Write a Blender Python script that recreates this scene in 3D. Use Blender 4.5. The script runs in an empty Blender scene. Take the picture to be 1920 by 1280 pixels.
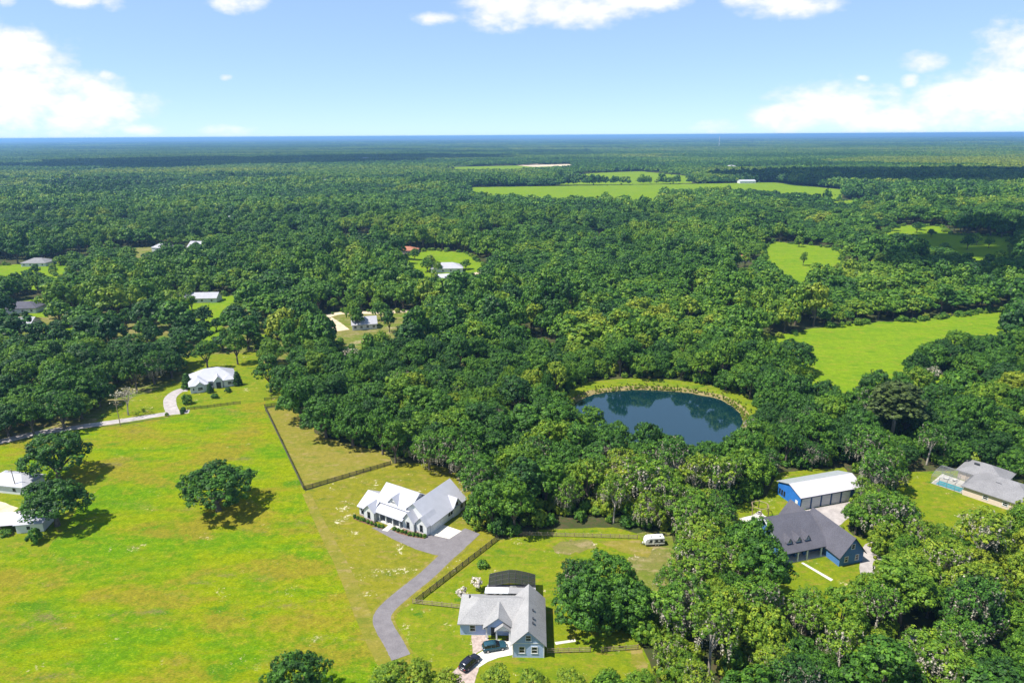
import bpy, bmesh, math, random
import numpy as np
from mathutils import Vector, Matrix, noise

# ------------------------------------------------------------------ camera, sky, sun, exposure
SC = bpy.context.scene
COL = SC.collection
rnd = random.Random(11)
R = math.radians

cam_d = bpy.data.cameras.new('camera')
cam_d.lens = 24.0; cam_d.sensor_width = 36.0; cam_d.clip_start = 0.5; cam_d.clip_end = 120000.0
cam = bpy.data.objects.new('camera', cam_d); COL.objects.link(cam)
cam.matrix_world = Matrix.Translation((0, 0, 100)) @ Matrix.Rotation(R(90 - 16.781), 4, 'X') @ Matrix.Rotation(-0.00625, 4, 'Z')
SC.camera = cam

SUN_EL, SUN_FROM = R(60), (-0.955, -0.295)          # sun stands to the left, a little behind the camera
world = bpy.data.worlds.new('World'); SC.world = world; world.use_nodes = True
WT = world.node_tree; WT.nodes.clear()
def wn(t, **k):
    n = WT.nodes.new(t)
    for a, b in k.items(): setattr(n, a, b)
    return n
wout = wn('ShaderNodeOutputWorld')
sky = wn('ShaderNodeTexSky', sky_type='NISHITA'); sky.sun_disc = False
sky.sun_elevation = SUN_EL; sky.sun_rotation = math.atan2(SUN_FROM[0], SUN_FROM[1])
sky.altitude = 100; sky.air_density = 0.5; sky.dust_density = 0.0; sky.ozone_density = 6.0
bg_sky = wn('ShaderNodeBackground'); bg_sky.inputs['Strength'].default_value = 0.15
# even colour grade of the whole sky: softer contrast between zenith and horizon
v1 = wn('ShaderNodeVectorMath', operation='SCALE'); v1.inputs['Scale'].default_value = .15; gm = wn('ShaderNodeGamma'); gm.inputs['Gamma'].default_value = .42
v2 = wn('ShaderNodeVectorMath', operation='MULTIPLY'); v2.inputs[1].default_value = (3.30, 3.98, 4.75)
WT.links.new(sky.outputs[0], v1.inputs[0]); WT.links.new(v1.outputs[0], gm.inputs['Color']); WT.links.new(gm.outputs[0], v2.inputs[0]); WT.links.new(v2.outputs[0], bg_sky.inputs['Color'])
bg_cl = wn('ShaderNodeBackground'); bg_cl.inputs['Strength'].default_value = .68
tc = wn('ShaderNodeTexCoord'); sx = wn('ShaderNodeSeparateXYZ'); WT.links.new(tc.outputs['Generated'], sx.inputs[0])
def wm(op, a, b=None, c=None):
    n = wn('ShaderNodeMath', operation=op)
    for i, v in enumerate((a, b, c)):
        if v is None: continue
        if isinstance(v, (int, float)): n.inputs[i].default_value = v
        else: WT.links.new(v, n.inputs[i])
    return n.outputs[0]
ay = wm('MAXIMUM', wm('ABSOLUTE', sx.outputs[1]), 0.02)
tx_, te_ = wm('DIVIDE', sx.outputs[0], ay), wm('DIVIDE', sx.outputs[2], ay)
cv = wn('ShaderNodeCombineXYZ'); WT.links.new(tx_, cv.inputs[0]); WT.links.new(te_, cv.inputs[1])
# cumulus: direction of the middle (sideways, upward slope), half width, half height
CLOUDS = [((-0.6773,0.0768), .100, .075, 0), ((-0.6029,0.0453), .095, .045, 0), ((-0.7867,0.0775), .16, .10, 0), ((-0.5556,0.0415), .075, .028, 0.1), ((-0.6662,0.0246), .12, .022, 0.35),
          ((-0.5523,0.0809), .016, .009, 0.35), ((-0.5163,0.0109), .040, .011, 0.45), ((-0.3885,0.0779), .012, .006, 0.3), ((-0.3937,0.0074), .06, .012, 0.55),
          ((-0.0043,0.1647), .075, .032, 0), ((0.0739,0.1630), .110, .028, 0), ((0.1659,0.1741), .075, .018, 0), ((-0.0987,0.1510), .036, .010, 0.1),
          ((-0.3623,0.1732), .045, .018, 0.15), ((-0.5254,0.1729), .022, .013, 0.3), ((-0.5773,0.1796), .04, .014, 0), ((0.3685,0.1678), .080, .022, 0), ((0.3079,0.1707), .03, .014, 0), ((-0.6703,0.1750), .02, .01, 0.4),
          ((0.4534,0.0355), .105, .036, 0), ((0.3956,0.0232), .07, .024, 0), ((0.5150,0.0197), .11, .022, 0), ((0.5609,0.0920), .042, .014, 0.15), ((0.5480,0.0683), .018, .014, 0.45), ((0.4853,0.0714), .013, .006, 0.35),
          ((0.6907,0.0688), .085, .075, 0), ((0.6588,0.0448), .105, .045, 0), ((0.6170,0.0311), .08, .03, 0), ((0.7317,0.0822), .10, .09, 0), ((0.2890,0.0097), .05, .014, 0.5), ((0.6868,0.0159), .11, .016, 0.3), ((-0.6613,0.1173), .06, .030, 0),
          ((0.9782,0.0876), .2, .07, 0), ((1.3267,0.1257), .25, .08, 0), ((-1.1198,0.1266), .2, .06, 0), ((-0.1338,0.9116), .3, .2, 0), ((0.6892,0.6583), .35, .16, 0), ((-0.8219,0.6189), .3, .16, 0)]
acc = None
for (c0, hw, hh, thin) in CLOUDS:
    s1 = wn('ShaderNodeVectorMath', operation='SUBTRACT'); WT.links.new(cv.outputs[0], s1.inputs[0]); s1.inputs[1].default_value = (c0[0], c0[1], 0)
    s2 = wn('ShaderNodeVectorMath', operation='MULTIPLY'); WT.links.new(s1.outputs[0], s2.inputs[0]); s2.inputs[1].default_value = (1 / hw, 1 / hh, 0)
    s3 = wn('ShaderNodeVectorMath', operation='DOT_PRODUCT'); WT.links.new(s2.outputs[0], s3.inputs[0]); WT.links.new(s2.outputs[0], s3.inputs[1])
    v = wm('SUBTRACT', 1.0 - thin, s3.outputs['Value'])
    v = wm('MAXIMUM', v, -1.0)
    acc = v if acc is None else wm('SMOOTH_MAX', acc, v, 0.25)
mp = wn('ShaderNodeMapping'); mp.inputs['Scale'].default_value = (1.0, 1.9, 1); WT.links.new(cv.outputs[0], mp.inputs[0])
n1 = wn('ShaderNodeTexNoise'); n1.inputs['Scale'].default_value = 15; n1.inputs['Detail'].default_value = 9; n1.inputs['Roughness'].default_value = .56; WT.links.new(mp.outputs[0], n1.inputs[0])
n2 = wn('ShaderNodeTexNoise'); n2.inputs['Scale'].default_value = 7; n2.inputs['Detail'].default_value = 5; WT.links.new(mp.outputs[0], n2.inputs[0])
n3 = wn('ShaderNodeTexNoise'); n3.inputs['Scale'].default_value = 48; n3.inputs['Detail'].default_value = 6; n3.inputs['Roughness'].default_value = .55; WT.links.new(mp.outputs[0], n3.inputs[0])
dens = wm('ADD', wm('ADD', acc, wm('MULTIPLY', wm('SUBTRACT', n1.outputs[0], .5), 2.4)), wm('MULTIPLY', wm('SUBTRACT', n3.outputs[0], .5), 1.1))
mr = wn('ShaderNodeMapRange', interpolation_type='SMOOTHSTEP'); WT.links.new(dens, mr.inputs[0])
mr.inputs[1].default_value = -0.25; mr.inputs[2].default_value = 1.15; mr.inputs[3].default_value = 0; mr.inputs[4].default_value = .95
cr = wn('ShaderNodeMix', data_type='RGBA'); cr.inputs['A'].default_value = (.80, .845, .93, 1); cr.inputs['B'].default_value = (1.0, .985, .975, 1)
mr2 = wn('ShaderNodeMapRange'); WT.links.new(wm('ADD', n2.outputs[0], wm('MULTIPLY', dens, .22)), mr2.inputs[0]); mr2.inputs[1].default_value = .42; mr2.inputs[2].default_value = .72
WT.links.new(mr2.outputs[0], cr.inputs['Factor']); WT.links.new(cr.outputs['Result'], bg_cl.inputs['Color'])
up = wm('GREATER_THAN', sx.outputs[2], 0.0)
mixw = wn('ShaderNodeMixShader'); WT.links.new(wm('MULTIPLY', mr.outputs[0], up), mixw.inputs[0])
WT.links.new(bg_sky.outputs[0], mixw.inputs[1]); WT.links.new(bg_cl.outputs[0], mixw.inputs[2]); WT.links.new(mixw.outputs[0], wout.inputs[0])

sun_d = bpy.data.lights.new('sun', 'SUN'); sun_d.energy = 5.0; sun_d.angle = R(0.53); sun_d.color = (1.0, .955, .88)
sun = bpy.data.objects.new('sun', sun_d); COL.objects.link(sun); sun.location = (-200, -60, 400)
sd = Vector((-SUN_FROM[0] * math.cos(SUN_EL), -SUN_FROM[1] * math.cos(SUN_EL), -math.sin(SUN_EL)))
sun.rotation_euler = sd.to_track_quat('-Z', 'Y').to_euler()

SC.view_settings.view_transform = 'Standard'; SC.view_settings.look = 'None'
SC.view_settings.exposure = 0.75; SC.view_settings.gamma = 1.0; SC.view_settings.use_curve_mapping = False
SC.render.engine = 'CYCLES'
cy = SC.cycles
cy.max_bounces = 6; cy.diffuse_bounces = 2; cy.glossy_bounces = 3; cy.transmission_bounces = 4; cy.transparent_max_bounces = 12; cy.volume_bounces = 0
cy.use_denoising = True; cy.sample_clamp_indirect = 4.0

# ------------------------------------------------------------------ materials
class NT:
    def __init__(s, name):
        s.m = bpy.data.materials.new(name); s.m.use_nodes = True; s.t = s.m.node_tree; s.t.nodes.clear()
        s.out = s.n('ShaderNodeOutputMaterial')
    def n(s, t, **k):
        x = s.t.nodes.new(t)
        for a, b in k.items(): setattr(x, a, b)
        return x
    def l(s, a, b): s.t.links.new(a, b)
    def set(s, node, **k):
        for a, v in k.items():
            i = node.inputs[a.replace('_', ' ')]
            if hasattr(v, 'is_output') or isinstance(v, bpy.types.NodeSocket): s.l(v, i)
            else: i.default_value = v
        return node
    def pos(s, scale=(1, 1, 1), rot=0.0):
        g = s.n('ShaderNodeNewGeometry'); m = s.n('ShaderNodeMapping'); s.l(g.outputs['Position'], m.inputs[0])
        m.inputs['Scale'].default_value = scale; m.inputs['Rotation'].default_value = (0, 0, rot); return m.outputs[0]
    def obj(s, scale=(1, 1, 1)):
        g = s.n('ShaderNodeTexCoord'); m = s.n('ShaderNodeMapping'); s.l(g.outputs['Object'], m.inputs[0]); m.inputs['Scale'].default_value = scale; return m.outputs[0]
    def noise(s, vec, scale, detail=4, rough=.55):
        x = s.n('ShaderNodeTexNoise'); s.l(vec, x.inputs['Vector']); x.inputs['Scale'].default_value = scale
        x.inputs['Detail'].default_value = detail; x.inputs['Roughness'].default_value = rough; return x.outputs[0]
    def ramp(s, fac, lo, hi):
        x = s.n('ShaderNodeMapRange', interpolation_type='SMOOTHSTEP'); s.l(fac, x.inputs[0]); x.inputs[1].default_value = lo; x.inputs[2].default_value = hi; return x.outputs[0]
    def mix(s, f, a, b, mode='MIX'):
        x = s.n('ShaderNodeMix', data_type='RGBA', blend_type=mode)
        for k, v in (('Factor', f), ('A', a), ('B', b)):
            i = [q for q in x.inputs if q.name == k and (q.type == 'RGBA' or k == 'Factor') and q.enabled][0]
            if isinstance(v, bpy.types.NodeSocket): s.l(v, i)
            elif k == 'Factor': i.default_value = v
            else: i.default_value = (*v[:3], 1)
        return [o for o in x.outputs if o.type == 'RGBA' and o.enabled][0]
    def math(s, op, a, b=0.0):
        x = s.n('ShaderNodeMath', operation=op)
        for i, v in enumerate((a, b)):
            if isinstance(v, bpy.types.NodeSocket): s.l(v, x.inputs[i])
            else: x.inputs[i].default_value = v
        return x.outputs[0]
    def bsdf(s, color, rough=.8, bump=None, bdist=.05, spec=.3, metal=0.0):
        p = s.n('ShaderNodeBsdfPrincipled')
        if isinstance(color, bpy.types.NodeSocket): s.l(color, p.inputs['Base Color'])
        else: p.inputs['Base Color'].default_value = (*color[:3], 1)
        if isinstance(rough, bpy.types.NodeSocket): s.l(rough, p.inputs['Roughness'])
        else: p.inputs['Roughness'].default_value = rough
        p.inputs['Specular IOR Level'].default_value = spec; p.inputs['Metallic'].default_value = metal
        if bump is not None:
            b = s.n('ShaderNodeBump'); s.l(bump, b.inputs['Height']); b.inputs['Distance'].default_value = bdist; s.l(b.outputs[0], p.inputs['Normal'])
        s.l(p.outputs[0], s.out.inputs[0]); return p

def plain(name, col, rough=.7, var=.12, scale=1.5, spec=.3, metal=0.0, bd=.01):
    t = NT(name); v = t.obj(); a = t.noise(v, scale, 5); b = t.noise(v, scale * 9, 3)
    f = t.math('ADD', t.math('MULTIPLY', a, .65), t.math('MULTIPLY', b, .35))
    c = t.mix(t.ramp(f, .32, .68), [x * (1 - var) for x in col], [min(1, x * (1 + var)) for x in col])
    t.bsdf(c, rough, b, bd, spec, metal); return t.m

def stripes(name, col, period, axis, depth=.4, rough=.5, var=.08, spec=.35, width=.12):
    """boards, standing seams or rows of shingles: fine relief lines on a coloured surface"""
    t = NT(name); v = t.obj(); s = t.n('ShaderNodeSeparateXYZ'); t.l(v, s.inputs[0])
    fr = t.math('FRACT', t.math('DIVIDE', s.outputs[axis], period)); ed = t.math('LESS_THAN', fr, width)
    a = t.noise(v, .7, 5); b = t.noise(v, 7, 4)
    c = t.mix(t.ramp(t.math('ADD', t.math('MULTIPLY', a, .6), t.math('MULTIPLY', b, .4)), .3, .7), [x * (1 - var) for x in col], [min(1, x * (1 + var)) for x in col])
    c = t.mix(t.math('MULTIPLY', ed, depth), c, [x * .45 for x in col])
    t.bsdf(c, rough, ed, .02, spec); return t.m

def shingle(name, col, var=.3):
    t = NT(name); v = t.obj(); bk = t.n('ShaderNodeTexNoise'); t.l(v, bk.inputs[0]); bk.inputs['Scale'].default_value = 4.5; bk.inputs['Detail'].default_value = 6; bk.inputs['Roughness'].default_value = .75
    big = t.noise(v, .35, 4); f = t.math('ADD', t.math('MULTIPLY', bk.outputs[0], .75), t.math('MULTIPLY', big, .25))
    c = t.mix(t.ramp(f, .34, .64), [x * (1 - var) for x in col], [x * (1 + var) for x in col]); t.bsdf(c, .9, bk.outputs[0], .03, .2); return t.m

def grassmat(name, cols, streak=.5, rot=0.0, sand=0.0, sandcol=(.42, .36, .25), bump=.12, big=.035, rough_sc=1.0):
    """cols: (main, second, dry, deep green) base colours mixed by noise patches"""
    t = NT(name); p = t.pos(); ps = t.pos((1, 2.6, 1), rot)
    a = t.noise(ps, big, 5, .6); b = t.noise(ps, big * 4.2, 6, .65); c = t.noise(p, .55 * rough_sc, 6, .7); d = t.noise(t.pos((1, 1.8, 1), rot), 1.9 * rough_sc, 4, .75)
    k = t.mix(t.ramp(t.math('ADD', t.math('MULTIPLY', a, .6), t.math('MULTIPLY', b, .4)), .43, .57), cols[0], cols[1])
    k = t.mix(t.math('MULTIPLY', t.ramp(t.math('ADD', t.math('MULTIPLY', b, .7), t.math('MULTIPLY', c, .3)), .50, .62), .9), k, cols[2])
    g2 = t.noise(t.pos((1, 2.2, 1), rot + .5), big * 2.3, 5, .6)
    k = t.mix(t.math('MULTIPLY', t.ramp(t.math('ADD', t.math('MULTIPLY', g2, .75), t.math('MULTIPLY', c, .25)), .54, .66), .9), k, cols[3])
    tone = t.math('ADD', t.math('MULTIPLY', c, .5), t.math('MULTIPLY', d, .5))
    k = t.mix(t.math('MULTIPLY', t.ramp(tone, .52, .36), .55), k, [x * .75 for x in cols[3]])
    k = t.mix(t.math('MULTIPLY', t.ramp(tone, .52, .64), .55), k, [min(1, x * 1.55) for x in cols[0]])
    if sand > 0:
        s1 = t.noise(p, .16, 6, .65); s2 = t.noise(p, 1.3, 4, .7)
        f = t.ramp(t.math('ADD', t.math('MULTIPLY', s1, .62), t.math('MULTIPLY', s2, .38)), .655 - .16 * sand, .715 - .16 * sand)
        k = t.mix(f, k, sandcol)
    t.bsdf(k, .95, tone, bump, 0.0); return t.m

M = {}
LIME = ((.235, .262, .010), (.165, .235, .012), (.235, .185, .030), (.060, .135, .018))
def pasture_mat():
    t = NT('pasture_grass'); p = t.pos(); ps = t.pos((1, 2.4, 1), .45)
    a = t.noise(ps, .022, 6, .6); b = t.noise(ps, .085, 7, .66); c = t.noise(p, .55, 6, .7); d = t.noise(t.pos((1, 1.8, 1), .45), 1.7, 4, .75); e = t.noise(t.pos((1, 2.0, 1), 1.0), .05, 6, .62); f = t.noise(t.pos((1, 1.7, 1), .2), .032, 6, .65)
    mid = lambda x, y, w: t.math('ADD', t.math('MULTIPLY', x, w), t.math('MULTIPLY', y, 1 - w))
    k = t.mix(t.ramp(mid(a, b, .55), .44, .56), (.172, .212, .004), (.088, .185, .004))            # yellow-green and lime
    k = t.mix(t.math('MULTIPLY', t.ramp(mid(f, mid(b, c, .6), .55), .478, .56), .85), k, (.200, .160, .018))   # dry, reddish seed heads
    k = t.mix(t.math('MULTIPLY', t.ramp(mid(e, c, .7), .555, .63), .9), k, (.055, .145, .006))          # lush green
    k = t.mix(t.math('MULTIPLY', t.ramp(mid(t.noise(ps, .06, 7, .7), d, .62), .555, .61), .85), k, (.150, .122, .050))   # grey-brown weeds
    tone = mid(c, d, .45)
    k = t.mix(t.math('MULTIPLY', t.ramp(tone, .53, .37), .62), k, (.050, .085, .004))
    k = t.mix(t.math('MULTIPLY', t.ramp(tone, .51, .63), .55), k, (.28, .33, .012))
    k = t.mix(t.ramp(mid(t.noise(p, .13, 6, .7), t.noise(p, 1.2, 4, .7), .6), .60, .66), k, (.36, .31, .17))   # pale straw and sand
    t.bsdf(k, .95, tone, .18, 0.0); return t.m
M['pasture'] = pasture_mat()
M['lawn'] = grassmat('yard_grass', ((0.185, 0.176, 0.015), (0.150, 0.159, 0.014), (0.224, 0.172, 0.047), (0.090, 0.120, 0.012)), rot=.9, sand=.5, sandcol=(.50, .44, .30), bump=.10, big=.06)
M['lawn2'] = grassmat('green_lawn', ((0.159, 0.189, 0.009), (0.129, 0.176, 0.009), (0.206, 0.168, 0.026), (0.043, 0.125, 0.009)), rot=.2, sand=.42, sandcol=(.46, .38, .22), bump=.12, big=.06)
M['paddock'] = grassmat('paddock_grass', ((.195, .168, .030), (.165, .165, .020), (.245, .185, .070), (.110, .140, .016)), rot=-.6, sand=.3, sandcol=(.38, .31, .18), bump=.08, big=.05)
M['meadow'] = grassmat('far_meadow_grass', ((.150, .225, .010), (.120, .205, .010), (.185, .200, .022), (.075, .165, .008)), rot=.1, sand=.12, sandcol=(.25, .24, .10), bump=.12, big=.03, rough_sc=.6)
M['grove'] = grassmat('grove_ground', ((.115, .145, .020), (.165, .150, .045), (.260, .200, .110), (.055, .115, .014)), rot=.3, sand=.55, sandcol=(.40, .33, .22), bump=.08, big=.03)
M['shore'] = grassmat('pond_margin_grass', ((0.155, 0.194, 0.010), (0.125, 0.185, 0.012), (0.215, 0.181, 0.034), (0.052, 0.129, 0.014)), rot=.1, sand=.1, bump=.2, big=.05)
t = NT('forest_floor'); p = t.pos(); a = t.noise(p, .05, 5); b = t.noise(p, .8, 5, .7)
t.bsdf(t.mix(t.ramp(b, .35, .65), t.mix(t.ramp(a, .4, .6), (.045, .050, .018), (.085, .065, .035)), (.040, .062, .016)), .95, b, .1, .05); M['floor'] = t.m
M['bank'] = grassmat('pond_bank_mud', ((0.228, 0.185, 0.073), (0.258, 0.206, 0.103), (0.172, 0.120, 0.052), (0.146, 0.138, 0.043)), sand=.3, sandcol=(.36, .30, .19), bump=.1, big=.1)
t = NT('asphalt_drive'); p = t.pos(); a = t.noise(p, .4, 6, .7); b = t.noise(p, 5, 4, .7)
t.bsdf(t.mix(t.ramp(t.math('ADD', t.math('MULTIPLY', a, .5), t.math('MULTIPLY', b, .5)), .35, .65), (.138, .125, .130), (.205, .188, .192)), .95, b, .02, .1); M['asphalt'] = t.m
M['concrete'] = plain('concrete', (.54, .51, .45), .9, .10, .8)
M['lane'] = plain('lane_gravel', (.35, .315, .30), .95, .22, .5)
M['sand'] = plain('bare_sand', (.52, .42, .29), .95, .25, .3)
M['paver'] = plain('brick_paver', (.36, .285, .25), .9, .3, 1.5)
M['mulch'] = plain('mulch', (.16, .085, .045), .95, .4, 2)
t = NT('pond_water'); p = t.pos((1, 1, 1)); a = t.noise(p, .9, 3)
w_ = t.bsdf((.003, .021, .027), .03, a, .010, .5); w_.inputs['IOR'].default_value = 2.3; M['water'] = t.m
t = NT('pool_water'); p = t.pos(); a = t.noise(p, 2, 3); t.bsdf((.03, .34, .40), .06, a, .02, .5); M['pool'] = t.m

def leafmat(name, stops, transl=.24):
    t = NT(name); at = t.n('ShaderNodeAttribute', attribute_type='INSTANCER', attribute_name='tint'); vv = t.n('ShaderNodeAttribute', attribute_type='GEOMETRY', attribute_name='v')
    r = t.n('ShaderNodeValToRGB'); els = r.color_ramp.elements
    for i, (pp, c) in enumerate(stops):
        e = els[i] if i < 2 else els.new(pp)
        e.position = pp; e.color = (*c, 1)
    t.l(t.math('ADD', at.outputs['Fac'], t.math('MULTIPLY', t.math('SUBTRACT', vv.outputs['Fac'], .5), .5)), r.inputs[0])
    tone = t.math('ADD', t.math('MULTIPLY', vv.outputs['Fac'], .7), .65)
    c = t.n('ShaderNodeVectorMath', operation='SCALE'); t.l(r.outputs[0], c.inputs[0]); t.l(tone, c.inputs['Scale'])
    p = t.n('ShaderNodeBsdfPrincipled'); t.l(c.outputs[0], p.inputs['Base Color']); p.inputs['Roughness'].default_value = .55; p.inputs['Specular IOR Level'].default_value = .25
    tr = t.n('ShaderNodeBsdfTranslucent'); cc = t.n('ShaderNodeVectorMath', operation='MULTIPLY'); t.l(c.outputs[0], cc.inputs[0]); cc.inputs[1].default_value = (1.25, 1.2, .6); t.l(cc.outputs[0], tr.inputs[0])
    mx = t.n('ShaderNodeMixShader'); mx.inputs[0].default_value = transl; t.l(p.outputs[0], mx.inputs[1]); t.l(tr.outputs[0], mx.inputs[2]); t.l(mx.outputs[0], t.out.inputs[0]); return t.m
M['leaf'] = leafmat('oak_leaves', [(0.0, (.026, .078, .014)), (.35, (.064, .165, .013)), (.65, (.125, .230, .014)), (1.0, (.235, .285, .018))])
M['pineleaf'] = leafmat('pine_needles', [(0.0, (.022, .052, .022)), (1.0, (.085, .120, .026))])
M['moss'] = leafmat('grey_moss', [(0.0, (.27, .25, .19)), (1.0, (.42, .38, .29))], .2)
M['blossom'] = leafmat('pale_blossom', [(0.0, (.45, .40, .34)), (1.0, (.62, .56, .48))], .2)
M['bark'] = plain('bark', (.13, .105, .080), .95, .35, 2, .1)
M['greybark'] = plain('grey_bark', (.34, .30, .25), .95, .25, 2, .1)

# ------------------------------------------------------------------ helpers
def tag(o, label=None, cat=None, group=None, kind=None):
    if label: o['label'] = label
    if cat: o['category'] = cat
    if group: o['group'] = group
    if kind: o['kind'] = kind
    return o
def link(o, parent=None):
    COL.objects.link(o)
    if parent is not None: o.parent = parent
    return o
def empty(name, loc, rz=0.0, label=None, cat=None, group=None):
    o = bpy.data.objects.new(name, None); o.empty_display_size = .2; link(o); o.location = loc; o.rotation_euler = (0, 0, rz)
    return tag(o, label, cat, group)

class MB:
    """collects faces and links them as ONE mesh object"""
    def __init__(s): s.v = []; s.f = []
    def poly(s, pts): i = len(s.v); s.v += [tuple(p) for p in pts]; s.f.append(tuple(range(i, i + len(pts)))); return s
    def box(s, x0, x1, y0, y1, z0, z1):
        i = len(s.v); s.v += [(x0, y0, z0), (x1, y0, z0), (x1, y1, z0), (x0, y1, z0), (x0, y0, z1), (x1, y0, z1), (x1, y1, z1), (x0, y1, z1)]
        s.f += [tuple(i + k for k in q) for q in ((0, 3, 2, 1), (4, 5, 6, 7), (0, 1, 5, 4), (1, 2, 6, 5), (2, 3, 7, 6), (3, 0, 4, 7))]; return s
    def extr(s, pts, d):
        """prism: outline pts swept by vector d"""
        n = len(pts); i = len(s.v); s.v += [tuple(p) for p in pts] + [tuple(p[k] + d[k] for k in range(3)) for p in pts]
        s.f += [tuple(range(i + n - 1, i - 1, -1)), tuple(range(i + n, i + 2 * n))] + [(i + k, i + (k + 1) % n, i + n + (k + 1) % n, i + n + k) for k in range(n)]; return s
    def slab(s, pts, th): return s.extr([(p[0], p[1], p[2] - th) for p in pts], (0, 0, th))
    def tube(s, pts, rad, n=6, cap=True):
        i0 = len(s.v); prev = None
        for k, p in enumerate(pts):
            p = Vector(p); a = Vector(pts[min(k + 1, len(pts) - 1)]) - Vector(pts[max(k - 1, 0)]); a.normalize()
            u = a.cross(Vector((0, 0, 1)) if abs(a.z) < .9 else Vector((1, 0, 0))).normalized(); w = a.cross(u)
            r = rad[k] if isinstance(rad, (list, tuple)) else rad
            for q in range(n):
                g = 2 * math.pi * q / n; s.v.append(tuple(p + (u * math.cos(g) + w * math.sin(g)) * r))
        for k in range(len(pts) - 1):
            for q in range(n):
                s.f.append((i0 + k * n + q, i0 + k * n + (q + 1) % n, i0 + (k + 1) * n + (q + 1) % n, i0 + (k + 1) * n + q))
        if cap: s.f.append(tuple(range(i0 + n - 1, i0 - 1, -1))); e = i0 + (len(pts) - 1) * n; s.f.append(tuple(range(e, e + n)))
        return s
    def bar(s, a, b, w): return s.tube([a, b], w, 4)
    def mesh(s, name, mat, smooth=False):
        me = bpy.data.meshes.new(name); me.from_pydata(s.v, [], s.f); me.validate()
        if mat is not None: me.materials.append(M[mat] if isinstance(mat, str) else mat)
        if smooth: me.polygons.foreach_set('use_smooth', [True] * len(me.polygons))
        return me
    def build(s, name, mat, parent=None, smooth=False, loc=None, bevel=0.0):
        me = s.mesh(name, mat, smooth)
        bm = bmesh.new(); bm.from_mesh(me); bmesh.ops.recalc_face_normals(bm, faces=bm.faces)
        if bevel > 0: bmesh.ops.bevel(bm, geom=[e for e in bm.edges if e.calc_face_angle(0) > .5], offset=bevel, segments=2, affect='EDGES')
        bm.to_mesh(me); bm.free()
        o = link(bpy.data.objects.new(name, me), parent)
        if loc: o.location = loc
        return o
def structure(name, b, mat, **k):
    o = b.build(name, mat, **k); o['kind'] = 'structure'; return o

# ------------------------------------------------------------------ ground, pond
POND = [(21.29,240.14), (25.68,252.57), (34.78,261.20), (52.95,265.17), (71.86,261.16), (82.81,253.89), (86.02,243.84), (85.53,233.54), (79.41,219.98), (66.51,207.45), (52.58,204.86), (39.88,213.18), (27.80,227.65)]
PC = (sum(p[0] for p in POND) / len(POND), sum(p[1] for p in POND) / len(POND))
NA = 96
def pond_r(g):
    d = (math.cos(g), math.sin(g)); best = 25.0
    for i in range(len(POND)):
        a, b = POND[i], POND[(i + 1) % len(POND)]
        ax, ay_, bx, by = a[0] - PC[0], a[1] - PC[1], b[0] - PC[0], b[1] - PC[1]; ex, ey = bx - ax, by - ay_
        den = d[0] * ey - d[1] * ex
        if abs(den) < 1e-9: continue
        tt = (ax * ey - ay_ * ex) / den; uu = (ax * d[1] - ay_ * d[0]) / den
        if tt > 0 and -1e-6 <= uu <= 1 + 1e-6: best = tt
    return best
pr = [pond_r(2 * math.pi * k / NA) for k in range(NA)]
for _ in range(3): pr = [(pr[k - 1] + 2 * pr[k] + pr[(k + 1) % NA]) / 4 for k in range(NA)]
pr = [r + .9 * noise.noise((k * .45, 3, 0)) + .5 * noise.noise((k * 1.1, 5, 0)) for k, r in enumerate(pr)]
def ring(off, z, mul=1.0, zj=0.0):
    return [(PC[0] + (pr[k] * mul + off) * math.cos(2 * math.pi * k / NA), PC[1] + (pr[k] * mul + off) * math.sin(2 * math.pi * k / NA), z + zj * noise.noise((k * .35, off, 7))) for k in range(NA)]
def rings(rs, closed_mid=False):
    b = MB()
    for r in rs: b.v += r
    for i in range(len(rs) - 1):
        for k in range(NA): b.f.append((i * NA + k, i * NA + (k + 1) % NA, (i + 1) * NA + (k + 1) % NA, (i + 1) * NA + k))
    if closed_mid: b.f.append(tuple(range(NA)))
    return b
structure('ground', rings([ring(11, 0)] + [ring(11, 0, m) for m in (1.4, 2, 3, 5, 9, 20, 60, 200, 700, 1500)]), 'floor')
structure('pond_bank', rings([ring(-1.5, -1.9), ring(0, -1.12), ring(.5, -.98, 1, .1), ring(1.3, -.8, 1, .2), ring(2.1, -.5, 1, .25), ring(2.9, -.25, 1, .2)]), 'bank', smooth=True)
structure('pond_shore_grass', rings([ring(2.9, -.25, 1, .2), ring(5, -.03, 1, .1), ring(7, .02), ring(11.2, .025)]), 'shore')
structure('pond_water', rings([ring(.25, -1.1)], True), 'water')

def ragged(poly, step, amp):
    out = []
    for i in range(len(poly)):
        a, b = poly[i], poly[(i + 1) % len(poly)]; L = math.hypot(b[0] - a[0], b[1] - a[1]); n = max(1, min(60, int(L / step)))
        for k in range(n):
            x, y = a[0] + (b[0] - a[0]) * k / n, a[1] + (b[1] - a[1]) * k / n
            if k: x += amp * noise.noise((x * .3, y * .3, 1)); y += amp * noise.noise((x * .3, y * .3, 9))
            out.append((x, y))
    return out
def sheet(name, poly, z, mat, step=2.5, amp=.9, parent=None):
    pts = ragged(poly, step, amp) if amp else poly
    bm = bmesh.new(); f = bm.faces.new([bm.verts.new((x, y, z)) for x, y in pts]); bmesh.ops.triangulate(bm, faces=[f], ngon_method='EAR_CLIP')
    bmesh.ops.recalc_face_normals(bm, faces=bm.faces)
    if sum(q.normal.z * q.calc_area() for q in bm.faces) < 0: bmesh.ops.reverse_faces(bm, faces=bm.faces)
    me = bpy.data.meshes.new(name); bm.to_mesh(me); bm.free(); me.materials.append(M[mat]); o = link(bpy.data.objects.new(name, me), parent); o['kind'] = 'structure'; return o
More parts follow.
